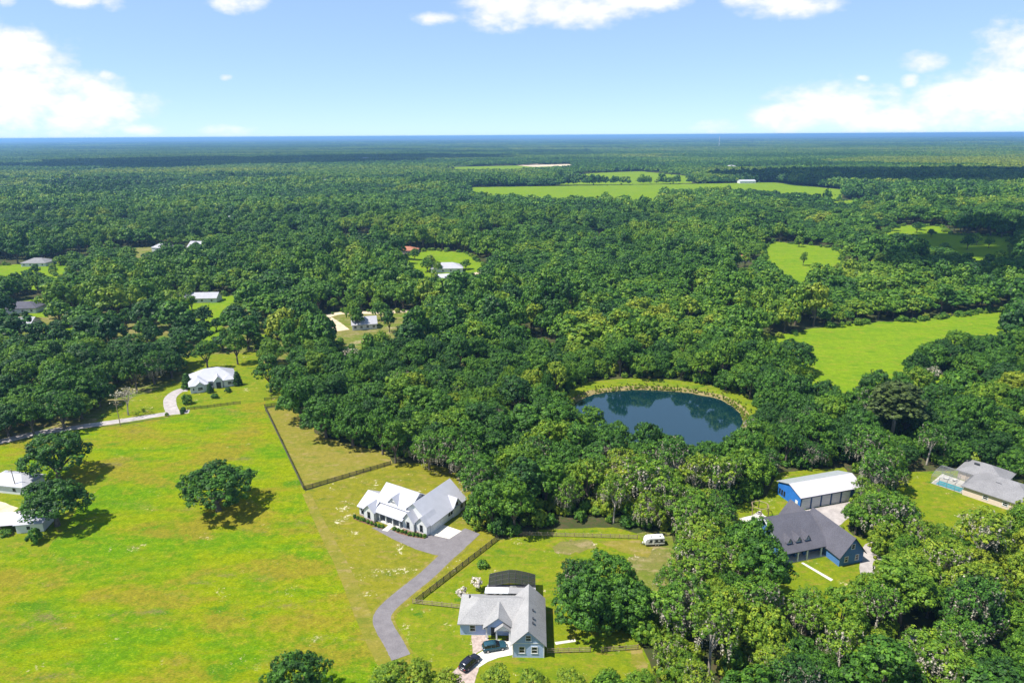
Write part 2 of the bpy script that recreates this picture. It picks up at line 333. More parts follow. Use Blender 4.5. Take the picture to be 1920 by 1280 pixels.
def strip(name, pts, w, z, mat, parent=None):
    """a road or path of width w along pts"""
    fine = []
    for i in range(len(pts) - 1):
        p0, p1, p2, p3 = [Vector(pts[max(0, min(len(pts) - 1, i + k))]) for k in (-1, 0, 1, 2)]
        for k in range(8):
            u = k / 8; fine.append(.5 * ((2 * p1) + (p2 - p0) * u + (2 * p0 - 5 * p1 + 4 * p2 - p3) * u * u + (3 * p1 - p0 - 3 * p2 + p3) * u ** 3))
    fine.append(Vector(pts[-1])); b = MB()
    for i, p in enumerate(fine):
        d = (fine[min(i + 1, len(fine) - 1)] - fine[max(i - 1, 0)]).normalized(); nn = Vector((-d.y, d.x)); ww = w if not isinstance(w, (list, tuple)) else w[0] + (w[1] - w[0]) * i / (len(fine) - 1)
        j = .12 * noise.noise((i * .9, z * 50, 2)); b.v += [(*(p + nn * (ww / 2 + j)), z), (*(p - nn * (ww / 2 - j)), z)]
        if i: q = 2 * i; b.f.append((q - 2, q - 1, q + 1, q))
    return structure(name, b, mat, parent=parent)

CLEAR = {
 'pasture': [(-223.1,188.9),(-175.5,214),(-167.4,218.1),(-156.8,225.2),(-141.3,230.1),(-123.7,238.3),(-105.7,249.2),(-97.6,251.3),(-94.8,243.1),(-76.3,209.2),(-61.3,180.3),(-51.2,161.5),(-42.4,145.7),(-31.6,124.3),(-24.4,112.4),(-15.3,94),(-12.8,87.7),(-165.9,88.8)],
 'paddock': [(-94.7,244.1),(-86.1,248.9),(-77.7,239.1),(-69.7,221.1),(-58.4,213.1),(-41.7,205.5),(-38.4,197.8),(-61.6,181.2)],
 'white_yard': [(-61.2,180.3),(-38.5,197.4),(-29.3,198.4),(-18.6,193.2),(-8.9,179.6),(-4.8,169.1),(-8.2,161),(-3.8,154.1),(-13.6,139),(-22.5,129.8),(-25.5,125.9),(-25.2,120.9),(-20,111.6),(-13.8,97.4),(-16.6,97.4),(-24.4,112.4),(-31.6,124.3),(-42.4,145.7),(-51.2,161.5)],
 'grey_yard': [(-3.8,154.1),(5.3,156.5),(6.8,159),(26.7,159.8),(32.5,156.7),(34.9,149.4),(25.8,144.6),(11.4,144.7),(8.3,134.8),(12.8,123),(17.4,118.1),(25.7,118),(26.9,111.2),(27.2,97),(-13.8,97.4),(-20,111.6),(-25.2,120.9),(-25.5,125.9),(-22.5,129.8),(-13.6,139)],
 'blue_yard': [(56.5,156.4),(61.1,169.1),(73.7,176.1),(81.4,189.7),(103.6,193.1),(102.6,183.4),(88.3,157.8),(88.4,155.3),(90.3,154.2),(91.7,153.4),(88,142.3),(81.4,131.6),(66.7,120),(62.1,122.4),(59.8,129.1),(62.5,148.8),(56.3,150.2)],
 'pool_yard': [(109,173.3),(119.3,189.6),(146.6,190.9),(149.9,184.7),(164.3,174),(155.4,163.2),(141.4,148),(129.3,155.5),(116,149.7),(109.2,147.8),(101.7,150.4),(104.3,163.5)],
 'right_meadow': [(108.1,286.4),(124,328.8),(155.6,349.1),(188.8,362),(223.5,368.4),(293,391.2),(252.7,336.3),(237.5,317.1),(205.7,306),(176.5,287),(159,259.4),(135.6,235.2),(127.2,234.3),(108.6,241.8),(124.3,277.7),(108.8,278.3)],
 'right_glade': [(160.4,248.8),(177.7,275.6),(184.2,278.4),(187.9,278.4),(193.8,266.9),(194.3,264.1),(191.6,258.8),(174.4,234.9),(164.4,233.6),(161.5,235.5),(156.8,240.8)],
 'pond_opening': [(21.2,237.7),(23.5,263.2),(37.3,273),(42.4,274),(67.7,272.3),(83.2,262.7),(93.6,240.4),(84.7,218.5),(79.6,213),(57.2,194.7),(51.1,201.5),(33.3,209),(26.2,216.5),(22.8,220.9)],
 'far_field': [(-69.5,1193.8),(-82.2,1412.2),(73.5,1429.8),(219.6,1449.9),(406.2,1474.4),(563.5,1502.4),(579.8,1415.2),(613.5,1293.6),(545.8,1146.5),(520.3,1092.8),(465.4,1033),(429.9,1100.6),(409.5,1154.4),(245,1155.9),(190.9,921.1),(144.5,994.4),(34.7,1041.1),(-47.4,1098.5)],
 'hill_field': [(99.3,1467.4),(111.3,1644.6),(210.7,1915),(370.2,1999.5),(442,1759.7),(436.6,1694.9),(387.1,1493.7),(255.6,1466.4)],
 'east_meadow': [(195.8,533.8),(233.1,635.2),(254.5,662.7),(294.5,622.8),(291.3,592.9),(277.6,565.1),(246.2,501.2),(210.4,468.3),(186.8,424.3),(181.9,432.5),(185.5,478.7),(187.8,498)],
 'east_glade': [(147.5,448.8),(167.3,509.1),(188.3,529.7),(182.5,503.8),(158.7,436),(145.3,429.1)],
 'far_east_meadow': [(331.2,621.6),(384.8,722.2),(442.3,778.6),(482.6,767),(453.2,699.2),(506.3,687),(484.5,653.4),(463.7,621.4),(391.2,525.9),(367.8,528.3)],
 'mid_clearing': [(-84.7,524.9),(-94.3,584.8),(-75.9,624.4),(-37.8,605.6),(-18.1,534.6),(-17.9,528.2),(-16.3,479.9),(-21.1,459.9),(-56.2,446),(-72,483.5)],
 'drive_clearing': [(-101.5,341.9),(-112.4,378.6),(-102.3,396.4),(-68.9,393.7),(-56.4,395.7),(-53.1,393.7),(-50.5,386.9),(-49.3,377.8),(-45.6,349.4),(-52.8,344.1),(-50.2,324),(-53.9,313.6),(-63.9,317.6),(-78.6,312.3)],
 'small_lawn': [(-78.2,283.2),(-84.1,304.3),(-82.8,306.7),(-77.7,308),(-66,297.3),(-60.8,271.6),(-71.8,274.2)],
 'west_lawn': [(-363.1,460.7),(-439.1,558.9),(-374.9,564.3),(-369.3,563.1),(-361.9,553.6),(-338.4,522.9),(-298.4,461)],
 'west_glade': [(-284,387.1),(-316.4,431.2),(-304.1,436.1),(-281.3,403.3),(-270.9,385.9)],
 'mid_west_lawn': [(-187.1,375.8),(-213.5,428.8),(-190.1,439.7),(-179.7,440.9),(-177.6,435.7),(-157.5,386.4),(-154.9,376.8),(-179.9,365.5)],
 'grove_yard': [(-153.1,230.3),(-156.9,251.2),(-144.2,270.8),(-147,294.4),(-159.2,310.4),(-124.4,316.3),(-111.5,293.7),(-96.5,281.3),(-86.1,248.9),(-123.7,238.3)],
 'far_strip': [(-160.1,1992.2),(-189.4,2356.6),(27.5,2436.1),(210.1,2516.8),(208.5,2369.3),(189.5,2152.4),(181.9,2140.1),(13.7,2022.7)],
 'bottom_drive': [(41.8,98.2),(44,103)],
 'back_yard': [(5.3,139.3),(6,156.2),(24.5,155.3),(32.3,155.8),(33.7,149.8),(30,133.6),(28.9,133),(23.2,131.7),(9.2,132.6)],
 'lawn_one': [(-223,313.8),(-255.9,360.2),(-241,364),(-209.9,317.1)],
 'lawn_two': [(-157,324.8),(-179.2,370.7),(-162.6,372.9),(-142.5,326.8)],
 'lawn_three': [(-169.8,295),(-190.2,330.7),(-185.8,333.2),(-165.8,297.3)],
 'lawn_four': [(-356,521),(-394.2,576.9),(-385.8,577.5),(-358.9,551.5),(-334,513.2),(-300.5,460.2),(-304.6,457.5),(-332.1,497.1)],
 'lawn_five': [(-305.8,549.5),(-359.6,646.2),(-344,654.6),(-292.6,556.7)],
 'lawn_six': [(-118.2,302.6),(-134.9,345.3),(-128.1,347.8),(-112.1,302.8)],
 'lawn_seven': [(442.5,960.3),(490,1063.5),(592.7,1118.6),(571.5,1070.9),(510,955.5),(429.6,925.1)],
 'lawn_eight': [(-161.3,653.5),(-178.6,723.7),(-148.7,739.6),(-145,726.6),(-129.9,656.3),(-155.5,638.5)],
 'lawn_nine': [(28,339.1),(30.8,373.3),(38.1,372.6),(34.6,338.5)],
 'road_cut': [(-812.9,1236.9),(-858,1305.5),(-978.6,1528.7),(-1266.9,2045.9),(-1260.8,2049.7),(-1245.7,2025.2),(-1180.2,1918.8),(-1073.6,1727.9),(-798.8,1235.5)],
 'camper_gap': [(26.5,136.4),(30.4,156.6),(41.6,158),(41.5,150.1),(36.1,130.8),(26.9,127.3)],
 'lane_gap': [(73.3,108.3),(79.4,117),(81.9,118.4),(87.7,118.6),(88.6,117.9),(87,115.8),(80.9,107.7),(77.3,107.5),(72.6,103.2),(71.4,104.9)],
}
NOTREE = dict(CLEAR)
GROVE = [(-205.7,219.6),(-333.8,375.6),(-282.7,390),(-243.9,399.2),(-182.6,422.3),(-132.3,391.2),(-111.8,343.7),(-86.1,248.9),(-97.6,251.3),(-123.7,238.3),(-156.8,225.2),(-175.5,214)]

sheet('grove_ground', GROVE, .02, 'grove', 3, 1.2)
sheet('pasture_meadow', CLEAR['pasture'], .045, 'pasture', 2, .6)
sheet('paddock_grass', CLEAR['paddock'], .035, 'paddock', 2, .8)
sheet('farmhouse_lawn', CLEAR['white_yard'], .03, 'lawn', 2, .5)
sheet('grey_house_lawn', CLEAR['grey_yard'], .025, 'lawn2', 2, .5)
sheet('blue_house_lawn', CLEAR['blue_yard'], .03, 'lawn2', 2, .9)
sheet('pool_house_lawn', CLEAR['pool_yard'], .03, 'lawn2', 2, .9)
sheet('grove_lawn', CLEAR['grove_yard'], .035, 'lawn2', 2.5, 1.0)
for nm in ('right_meadow', 'right_glade', 'far_field', 'hill_field', 'east_meadow', 'east_glade', 'far_east_meadow', 'mid_clearing', 'small_lawn', 'west_lawn', 'west_glade', 'mid_west_lawn', 'far_strip'):
    sheet(nm + '_grass', CLEAR[nm], .03, 'meadow', 5, 4.0)
for nm in ('lawn_one', 'lawn_two', 'lawn_three', 'lawn_four', 'lawn_five', 'lawn_six', 'lawn_seven', 'lawn_eight', 'lawn_nine'):
    sheet('clearing_lawn', CLEAR[nm], .032, 'grove' if nm in ('lawn_five', 'lawn_eight') else 'meadow', 4, 2.5)
sheet('drive_clearing_sand', CLEAR['drive_clearing'], .03, 'grove', 3, 1.5)
sheet('sandy_drive', CLEAR['bottom_drive'], .03, 'sand', 2, .8)
sheet('shaded_lane', CLEAR['lane_gap'], .03, 'lane', 2, .8)
sheet('distant_sand', [(13.2,2461.7),(82.5,2591.9),(210.3,2523.5),(206.4,2389.7),(74.1,2326.4)], .05, 'sand', 20, 6)
sheet('distant_strip_of_sand', [(-3266.9,6927.6),(-3185.2,7889.5),(-2549.1,7287.7),(-2264.9,6443.8),(-2647.1,6315.1)], .05, 'sand', 40, 10)
sheet('bare_earth', [(9.8,150.9),(14.9,154.4),(20.3,153.8),(21.3,150.5),(15.7,148.7),(11,147.8)], .05, 'grove', .8, 1.6)
sheet('shaded_yard_grass', [(7.8,134.8),(11,145.6),(25.9,145.4),(35,149.9),(39.8,146.2),(33.9,134.6),(28.5,117.2),(17.3,117.3),(12.4,122.5)], .018, 'lawn2', 1.5, .8)
sheet('bare_earth', [(21.6,153.3),(32.7,153.7),(35.5,150.3),(33.3,146),(27.7,148.1)], .05, 'paddock', 1.2, 1.2)
sheet('camper_pitch_grass', CLEAR['camper_gap'], .022, 'grove', 1.5, 1.0)
sheet('bare_earth', [(23.5,114.9),(25.8,115.7),(26.4,110.5),(24.6,99.4),(22.5,99.4),(24,108.5)], .05, 'paddock', 1.2, .9)
sheet('bare_earth', [(8.4,116.9),(12.7,117.7),(12.8,117),(8.6,116.1)], .05, 'concrete', 1.2, .4)
sheet('sandy_ground', [(-201.5,228.7),(-178.1,243.3),(-164.4,258.8),(-151,275.5),(-146.6,285.7),(-140.4,277.3),(-152.6,256.8),(-155.6,232.8),(-170.4,222.6),(-189,212.5)], .04, 'grove', 2, 1.5)
strip('gravel_lane', [(-186.29,206.75), (-176.75,215.69), (-168.47,222.62), (-156.59,227.99), (-142.47,234.07), (-131.25,239.45), (-123.29,241.93)], (5.0, 3.6), .06, 'lane')
strip('gravel_lane', [(-128.70,240.45), (-133.52,248.02), (-137.40,256.58), (-137.53,263.77), (-134.61,265.57)], 4.6, .064, 'lane')
strip('worn_track', [(-60.67,179.02), (-50.56,159.63), (-41.55,143.09), (-31.16,122.24), (-23.99,109.40)], (2.2, 4.0), .052, 'paddock')
strip('far_gravel_lane', [(-112.37,376.14), (-100.87,391.72), (-75.74,392.35), (-51.30,399.50)], 6, .05, 'sand')
strip('far_gravel_lane', [(-111.90,385.75), (-100.83,368.94), (-91.78,353.47)], 9, .055, 'sand')
strip('far_gravel_lane', [(-31.88,507.95), (-12.01,520.01), (4.51,526.04)], 7, .05, 'sand')
DRIVE = [(-22.64,112.82), (-24.81,116.90), (-27.33,121.22), (-28.61,124.58), (-27.82,128.07), (-24.80,133.22), (-20.65,139.52), (-16.86,146.56), (-14.16,151.11), (-12.76,154.69)]
strip('driveway_verge', DRIVE, 5.2, .054, 'paddock')
strip('asphalt_driveway', DRIVE, 3.9, .06, 'asphalt')
sheet('asphalt_forecourt', [(-37.8,160.3),(-35.7,160.5),(-24,156.3),(-22.3,156.8),(-20.6,157),(-16.8,156.2),(-13.9,158.4),(-12.8,159.7),(-8.7,156.9),(-10.2,154.2),(-12.7,149.9),(-15.4,146.8),(-19.6,147.7),(-24.6,150.1),(-30.7,154.4)], .065, 'asphalt', 1.5, .12)
sheet('concrete_apron', [(-22.1,156.9),(-19,161.6),(-13.6,158.4),(-16.6,154.7)], .075, 'concrete', 1.5, 0)
sheet('garden_path', [(-34.8,158.9),(-33.2,158.4),(-31.8,161.5),(-33.1,162.3)], .08, 'concrete', 1.5, 0)
sheet('concrete_driveway', [(-8.5,112.7),(-6.3,114.5),(-4.8,116.6),(-3.7,117.8),(-0.2,117),(0.3,113.5),(-3.1,112.6),(-5.2,111.5),(-6.9,110),(-8.8,110.1)], .06, 'concrete', 1, .05)
sheet('paver_driveway', [(-11.1,99.7),(-12.2,108.5),(-10.5,110.8),(-8.5,112.7),(-6.9,110),(-7.3,107.9),(-8.2,99.7)], .055, 'paver', 1, .2)
sheet('front_path', [(70,143.4),(70.6,143.7),(74.9,136.9),(74.1,136.3)], .06, 'concrete', 1.5, 0)
sheet('grey_driveway', [(79.4,167.3),(89.8,170.6),(98.7,172.8),(93.9,166.5),(87.1,159.9),(83.3,156.1),(81.9,162.6)], .06, 'lane', 1.5, .4)
sheet('side_driveway', [(85,144.8),(89.5,151.2),(94.5,153.5),(92.8,146.5),(85.7,139.1),(81.7,138.1)], .06, 'lane', 1.5, .4)
sheet('patio', [(61.4,163.6),(65.5,165.2),(68.5,167.7),(68.7,165.2),(70.1,163.5),(68.4,161.9),(62.2,162)], .06, 'concrete', 1.5, .3)
sheet('planting_bed', [(-43.8,164.8),(-42.5,165.9),(-39.6,164.2),(-35.9,161.5),(-34.3,161),(-34.8,159.5),(-37.5,161),(-41,162.9)], .07, 'mulch', 1, .1)
sheet('planting_bed', [(-32.2,159.4),(-31.1,161.5),(-27.9,159.1),(-24.2,157.3),(-22.3,156.8),(-23.1,154.8),(-26.7,155.8),(-30.5,157.6)], .07, 'mulch', 1, .1)
sheet('planting_bed', [(-8.9,119.1),(-5.4,119.1),(-5,116.7),(-6.4,114.8),(-8.3,113.3)], .05, 'paver', 1, .2)
sheet('planting_bed', [(-1.7,118.1),(0.1,118.4),(0.3,116.8),(-1.5,117.2)], .05, 'mulch', 1, .1)
sheet('farmyard_ground', [(-175.6,195.3),(-160.8,199.5),(-150.2,191.4),(-137.1,173.6),(-129.6,168.6),(-127.3,179.5),(-128.1,191.8),(-122.4,188.9),(-123.6,173.4),(-119.5,158.4),(-117.3,146.5),(-126.4,153),(-137.9,146.7)], .06, 'lawn2', 2, 1)
sheet('farmyard_sand', [(-158.3,173),(-147.7,175.2),(-139.9,171.6),(-140.1,168.7),(-154.3,167.8)], .07, 'sand', 2, .6)

# ------------------------------------------------------------------ trees: prototypes
rng = np.random.default_rng(5)
def quadmesh(name, cen, nor, size, val, mat):
    """many small leaf-clump faces: centre, normal, size and tone of each"""
    n = len(cen); nor = nor / np.linalg.norm(nor, axis=1, keepdims=True)
    ref = rng.normal(size=(n, 3)); u = np.cross(nor, ref); u /= np.linalg.norm(u, axis=1, keepdims=True) + 1e-9; w = np.cross(nor, u)
    co = np.empty((n, 4, 3)); sg = [(-1, -.7), (.8, -1), (1, .75), (-.75, 1)]
    for k, (a, b) in enumerate(sg):
        ja = a * (.65 + .7 * rng.random(n)); jb = b * (.65 + .7 * rng.random(n))
        co[:, k] = cen + (u * ja[:, None] + w * jb[:, None]) * size[:, None] * .5
    me = bpy.data.meshes.new(name); me.vertices.add(n * 4); me.vertices.foreach_set('co', co.reshape(-1))
    me.loops.add(n * 4); me.loops.foreach_set('vertex_index', np.arange(n * 4, dtype=np.int32))
    me.polygons.add(n); me.polygons.foreach_set('loop_start', np.arange(0, n * 4, 4, dtype=np.int32))
    me.update(calc_edges=True)
    at = me.attributes.new('v', 'FLOAT', 'POINT'); at.data.foreach_set('value', np.repeat(val, 4).astype(np.float32))
    me.materials.append(M[mat]); return me
def sph(n):
    d = rng.normal(size=(n, 3)); return d / np.linalg.norm(d, axis=1, keepdims=True)
def oak_lobes(Rr, base, top, n, flat=.75):
    L = [(0, 0, base + (top - base) * .66, Rr * .46)]
    for k in range(n):                       # outer ring, drooping
        g = 2 * math.pi * (k + rng.random() * .6) / n; q = Rr * (.52 + .22 * rng.random()); r = Rr * (.24 + .13 * rng.random())
        L.append((q * math.cos(g), q * math.sin(g), base + (top - base) * (.30 + .20 * rng.random()), r))
    for k in range(max(2, int(n * .65))):    # upper ring
        g = 2 * math.pi * (k + rng.random()) / (n * .65); q = Rr * (.26 + .22 * rng.random()); r = Rr * (.24 + .14 * rng.random())
        L.append((q * math.cos(g), q * math.sin(g), base + (top - base) * (.58 + .24 * rng.random()), r))
    return np.array(L)
def crown_mesh(name, L, clump, per, leaf, low=-.35, mat='leaf', zs=.82, dens=1.0):
    C, Nn, S, V = [], [], [], []
    for i, (x, y, z, r) in enumerate(L):
        area = 4 * math.pi * r * r * .7; n = max(4, int(dens * area / (clump * clump * 2.0)))
        d = sph(n * 2); d = d[d[:, 2] > low][:n]; p = np.array([x, y, z]) + d * r * np.array([1, 1, zs]) * (1 + .16 * rng.normal(size=(len(d), 1)))
        ok = np.ones(len(p), bool)
        for j, (a, b, c, q) in enumerate(L):
            if j != i: ok &= np.linalg.norm((p - np.array([a, b, c])) / np.array([1, 1, zs]), axis=1) > q * .82
        for pc, dn in zip(p[ok], d[ok]):
            m = max(3, int(per * (.6 + .8 * rng.random()))); rc = clump * (.55 + .75 * rng.random()); dd = sph(m); dd += dn * .55; dd /= np.linalg.norm(dd, axis=1, keepdims=True)
            C.append(pc + dd * rc * (.55 + .5 * rng.random((m, 1)))); Nn.append(dd + .35 * dn + np.array([0, 0, .25]) + .30 * rng.normal(size=(m, 3)))
            S.append(leaf * (.7 + .6 * rng.random(m))); V.append(np.clip(.5 + .20 * rng.normal() + .12 * rng.normal(size=m), 0, 1))
    return quadmesh(name, np.concatenate(C), np.concatenate(Nn), np.concatenate(S), np.concatenate(V), mat)
def trunk_mesh(name, L, base, r0, mat='bark', straight=False, n=7):
    b = MB(); f = base * (.8 if not straight else 1.0); lean = (rng.random() - .5) * .6
    b.tube([(0, 0, -.3), (0, 0, .4), (lean * .5, 0, f * .6), (lean, 0, f)], [r0 * 1.5, r0 * 1.05, r0 * .9, r0 * .8], n)
    for (x, y, z, r) in L[1:7]:
        m = Vector((x * .45 + lean * .5, y * .45, f + (z - f) * .55)); b.tube([(lean, 0, f * .92), tuple(m), (x * .9, y * .9, z)], [r0 * .6, r0 * .36, r0 * .12], 5, False)
    b.tube([(lean, 0, f), tuple(L[0][:3])], [r0 * .7, r0 * .2], 5, False)
    return b.mesh(name, mat, True)
def moss_mesh(name, L, n, mat='moss'):
    C, Nn, S, V = [], [], [], []
    for k in range(n):
        x, y, z, r = L[int(rng.random() * len(L))]; g = rng.random() * 6.283; e = -.6 + 1.2 * rng.random(); q = r * (.92 + .3 * rng.random())
        p = np.array([x + q * math.cos(g) * math.cos(e), y + q * math.sin(g) * math.cos(e), z + q * math.sin(e) * .8]); ln = int(4 + 8 * rng.random())
        for s in range(ln):
            C.append([p + np.array([.10 * rng.normal(), .10 * rng.normal(), -.26 * s])]); Nn.append([np.array([math.cos(g), math.sin(g), .2]) + .5 * rng.normal(size=3)]); S.append([.30 * (1 - .5 * s / ln)]); V.append([.5 + .2 * rng.normal()])
    return quadmesh(name, np.concatenate(C), np.concatenate(Nn), np.concatenate(S).reshape(-1), np.clip(np.concatenate(V).reshape(-1), 0, 1), mat)

PROTO = {}                      # kind -> list of dict(trunk, crown, moss, R, H)
def add_proto(kind, **d): PROTO.setdefault(kind, []).append(d)
for k in range(6):              # spreading live oaks
    L = oak_lobes(6.2, 2.2, 11.0, 9 + k % 3); add_proto('oak', L=L, trunk=trunk_mesh('trunk', L, 2.6, .48), crown=crown_mesh('crown', L, .62, 28, .28), R=6.3)
for k in range(4):              # taller laurel oaks
    L = oak_lobes(4.6, 3.6, 13.5, 8); L[:, 2] += rng.random(len(L)) * 1.5; add_proto('tall', L=L, trunk=trunk_mesh('trunk', L, 4.6, .36), crown=crown_mesh('crown', L, .56, 26, .27, -.6), R=4.8)
for k in range(3):              # oaks hung with grey moss
    L = oak_lobes(5.6, 3.0, 12.5, 9); add_proto('mossy', L=L, trunk=trunk_mesh('trunk', L, 3.6, .45), crown=crown_mesh('crown', L, .56, 22, .27, dens=.8), moss=moss_mesh('moss', L, 420), R=5.6)
for k in range(2):              # airy, small-leaved trees with trunks showing
    L = oak_lobes(4.4, 6.0, 14.0, 9); L[:, 3] *= .72; add_proto('airy', L=L, trunk=trunk_mesh('trunk', L, 6.5, .26, 'greybark'), crown=crown_mesh('crown', L, .48, 18, .25, -.5, dens=.75), moss=moss_mesh('moss', L, 110), R=4.4)
def pine_parts(k):
    h = 17 + 2 * k; b = MB(); b.tube([(0, 0, -.3), (.1, 0, h * .5), (.2, .1, h * .97)], [.30, .22, .06], 7); C = []
    for s in range(26):
        z = h * (.52 + .46 * s / 26); g = s * 2.4; q = (1 - (s / 26) ** 2) * 2.6 + .5; p = (q * math.cos(g) * .9, q * math.sin(g) * .9, z + .3); b.tube([(.12, 0, z), p], [.06, .03], 4, False); C.append((*p, .75 + .4 * rng.random())); C.append((p[0] * .55, p[1] * .55, z + .2, .6))
    C = np.array(C); return b.mesh('trunk', 'greybark', True), crown_mesh('crown', C, .42, 14, .34, -.9, 'pineleaf')
for k in range(2):
    tr, cw = pine_parts(k); add_proto('pine', trunk=tr, crown=cw, R=3.0)
for k in range(3):              # shrubs
    L = oak_lobes(1.5, .1, 2.2, 5, .7); L[:, 3] *= 1.15; add_proto('shrub', L=L, trunk=trunk_mesh('stem', L, .5, .08), crown=crown_mesh('crown', L, .36, 20, .26, -.8), R=1.6)
def bare_tree(h, seed):
    r = random.Random(seed); b = MB(); tips = []
    def br(p, d, ln, rad, lv):
        q = p + d * ln; b.tube([tuple(p), tuple((p + q) / 2 + Vector((r.uniform(-.1, .1), r.uniform(-.1, .1), .1)) * ln * .3), tuple(q)], [rad, rad * .8, rad * .6], 5 if lv < 2 else 3, False)
        if lv >= 5: tips.append(q); return
        for _ in range(3 if lv < 4 else 4):
            e = (d + Vector((r.gauss(0, .55), r.gauss(0, .55), r.gauss(.15, .35)))).normalized(); br(q, e, ln * r.uniform(.62, .8), rad * .58, lv + 1)
    br(Vector((0, 0, -.2)), Vector((.04, 0, 1)), h * .27, .26, 0)
    T = np.array([tuple(x) for x in tips]); T = T[::2]
    return b.mesh('trunk', 'greybark', False), quadmesh('twigs', T + .2 * rng.normal(size=T.shape), rng.normal(size=T.shape), .34 + .2 * rng.random(len(T)), rng.random(len(T)), 'moss')
for k in range(2):
    tr, tw = bare_tree(12, 4 + k); add_proto('bare', trunk=tr, crown=tw, R=4.0)
L = oak_lobes(1.3, 1.3, 3.6, 5); add_proto('blossom', L=L, trunk=trunk_mesh('trunk', L, 1.4, .07), crown=crown_mesh('crown', L, .34, 14, .26, -.6, 'blossom'), R=1.3)
def conifer_parts():
    b = MB().tube([(0, 0, -.2), (0, 0, 8.5)], [.22, .03], 6); C = []
    for s in range(60):
        z = .6 + 7.9 * s / 60; q = 1.9 * (1 - s / 60) ** .8; g = s * 2.39996; C.append((q * math.cos(g), q * math.sin(g), z, .55))
    return b.mesh('trunk', 'bark', True), crown_mesh('crown', np.array(C), .36, 12, .3, -.9)
tr, cw = conifer_parts(); add_proto('conifer', trunk=tr, crown=cw, R=1.9)

# ------------------------------------------------------------------ where trees may stand
def inside(px, py, poly):
    r = np.zeros(px.shape, bool); j = len(poly) - 1
    for i in range(len(poly)):
        (xi, yi), (xj, yj) = poly[i], poly[j]
        if yi != yj: r ^= ((yi > py) != (yj > py)) & (px < (xj - xi) * (py - yi) / (yj - yi) + xi)
        j = i
    return r
def edge_dist(px, py, poly):
    d = np.full(px.shape, 1e9)
    for i in range(len(poly)):
        (ax, ay_), (bx, by) = poly[i], poly[(i + 1) % len(poly)]; ex, ey = bx - ax, by - ay_; L2 = ex * ex + ey * ey + 1e-9
        tt = np.clip(((px - ax) * ex + (py - ay_) * ey) / L2, 0, 1); d = np.minimum(d, np.hypot(px - ax - tt * ex, py - ay_ - tt * ey))
    return d
def free(px, py, margin):
    """True where no clearing, lawn or field lies within the margin"""
    ok = np.ones(px.shape, bool)
    for poly in NOTREE.values():
        a = np.array(poly); lo, hi = a.min(0) - margin.max() - 1, a.max(0) + margin.max() + 1
        c = np.nonzero((px > lo[0]) & (px < hi[0]) & (py > lo[1]) & (py < hi[1]) & ok)[0]
        if len(c) == 0: continue
        x, y = px[c], py[c]; bad = inside(x, y, poly) | (edge_dist(x, y, poly) < margin[c]); ok[c[bad]] = False
    return ok
def tint_at(x, y):
    v = .36 + .34 * noise.noise((x * .016, y * .016, 0)) + .26 * noise.noise((x * .05, y * .05, 4)) + rnd.gauss(0, .20)
    if x > 30 and y < 175: v += .10
    if x < -40 and y > 200: v -= .10
    if y > 380: v = .36 + .34 * noise.noise((x * .0045, y * .009, 14)) + .16 * noise.noise((x * .03, y * .03, 4)) + rnd.gauss(0, .12)
    return max(0.0, min(1.0, v))

def stand(x, y, w, d, seed):
    """the stand of trees a place belongs to: three even random numbers that hold over the stand"""
    a = x / w + .7 * noise.noise((x / w * .8, y / d * .8, seed)); b = y / d + .7 * noise.noise((x / w * .8, y / d * .8, seed + 5))
    i, j = math.floor(a), math.floor(b); r = random.Random(i * 7919 + j * 104729 + seed); return r.random(), r.random(), r.random()
SETS = []                       # trees set by hand: kind, position, scale (x, z), tint, label, group
def plant(kind, at, s, sz=None, tint=.4, label='', variant=0, group=None, cat='tree', rz=0.0):
    SETS.append(dict(kind=kind, at=at, s=s, sz=sz or s, tint=tint, label=label, variant=variant, group=group, cat=cat, rz=rz))
plant('oak', (-82.41,169.46), 1.55, 1.18, .16, 'lone spreading dark green live oak standing in the open pasture', 1)
plant('oak', (-139.27,188.48), 1.6, 1.3, .12, 'large dark live oak at the pasture edge, farther of two by the sheds', 2)
plant('oak', (-122.94,162.27), 1.35, 1.2, .14, 'large dark live oak beside the metal-roofed sheds, the nearer of the two', 3, rz=2)
plant('oak', (-39.52,100.53), 1.05, .95, .15, 'dark green oak cut off by the bottom edge, in the lower pasture', 4)
plant('bare', (-144.73,238.64), 1.15, 1.1, .5, 'leafless pale grey tree beside the gravel lane near the white hip-roofed house', 0)
plant('tall', (-136.49,289.80), 1.15, 1.08, .35, 'round-crowned tree with a bare trunk right behind the white hip-roofed house', 0)
plant('tall', (-126.15,297.80), 1.1, 1.15, .45, 'tree on two slim trunks behind the right end of the white hip-roofed house', 1)
plant('tall', (-98.86,261.87), 1.25, 1.2, .25, 'upright tree between the white hip-roofed house and the paddock fence', 2)
plant('mossy', (-151.64,272.22), 1.15, 1.15, .25, 'dark tree standing left of the white hip-roofed house above the lane', 0)
plant('oak', (15.66,120.83), 1.25, 1.08, .24, 'big round dark green oak in the yard right of the grey-roofed house', 0)
plant('oak', (23.90,122.91), 1.0, .95, .28, 'big oak just right of the round oak in the grey house yard', 5, rz=1)
plant('oak', (21.03,130.52), 1.05, 1.0, .32, 'oak behind the two big oaks in the grey house yard, nearest the back fence', 2, rz=3)
plant('oak', (123.21,282.03), 1.55, 1.3, .06, 'lone very dark oak at the left edge of the bright right-hand meadow', 3, rz=4)
plant('tall', (89.37,156.03), .85, .62, .42, 'small round tree between the blue barn and the dark-roofed blue house', 3)
plant('bare', (-74.19,291.54), 1.1, .9, .8, 'pale leafless tree in the small lawn beyond the paddock', 1)
plant('bare', (167.97,257.24), 1.0, 1.1, .4, 'bare grey tree at the right meadow edge', 0, rz=2)
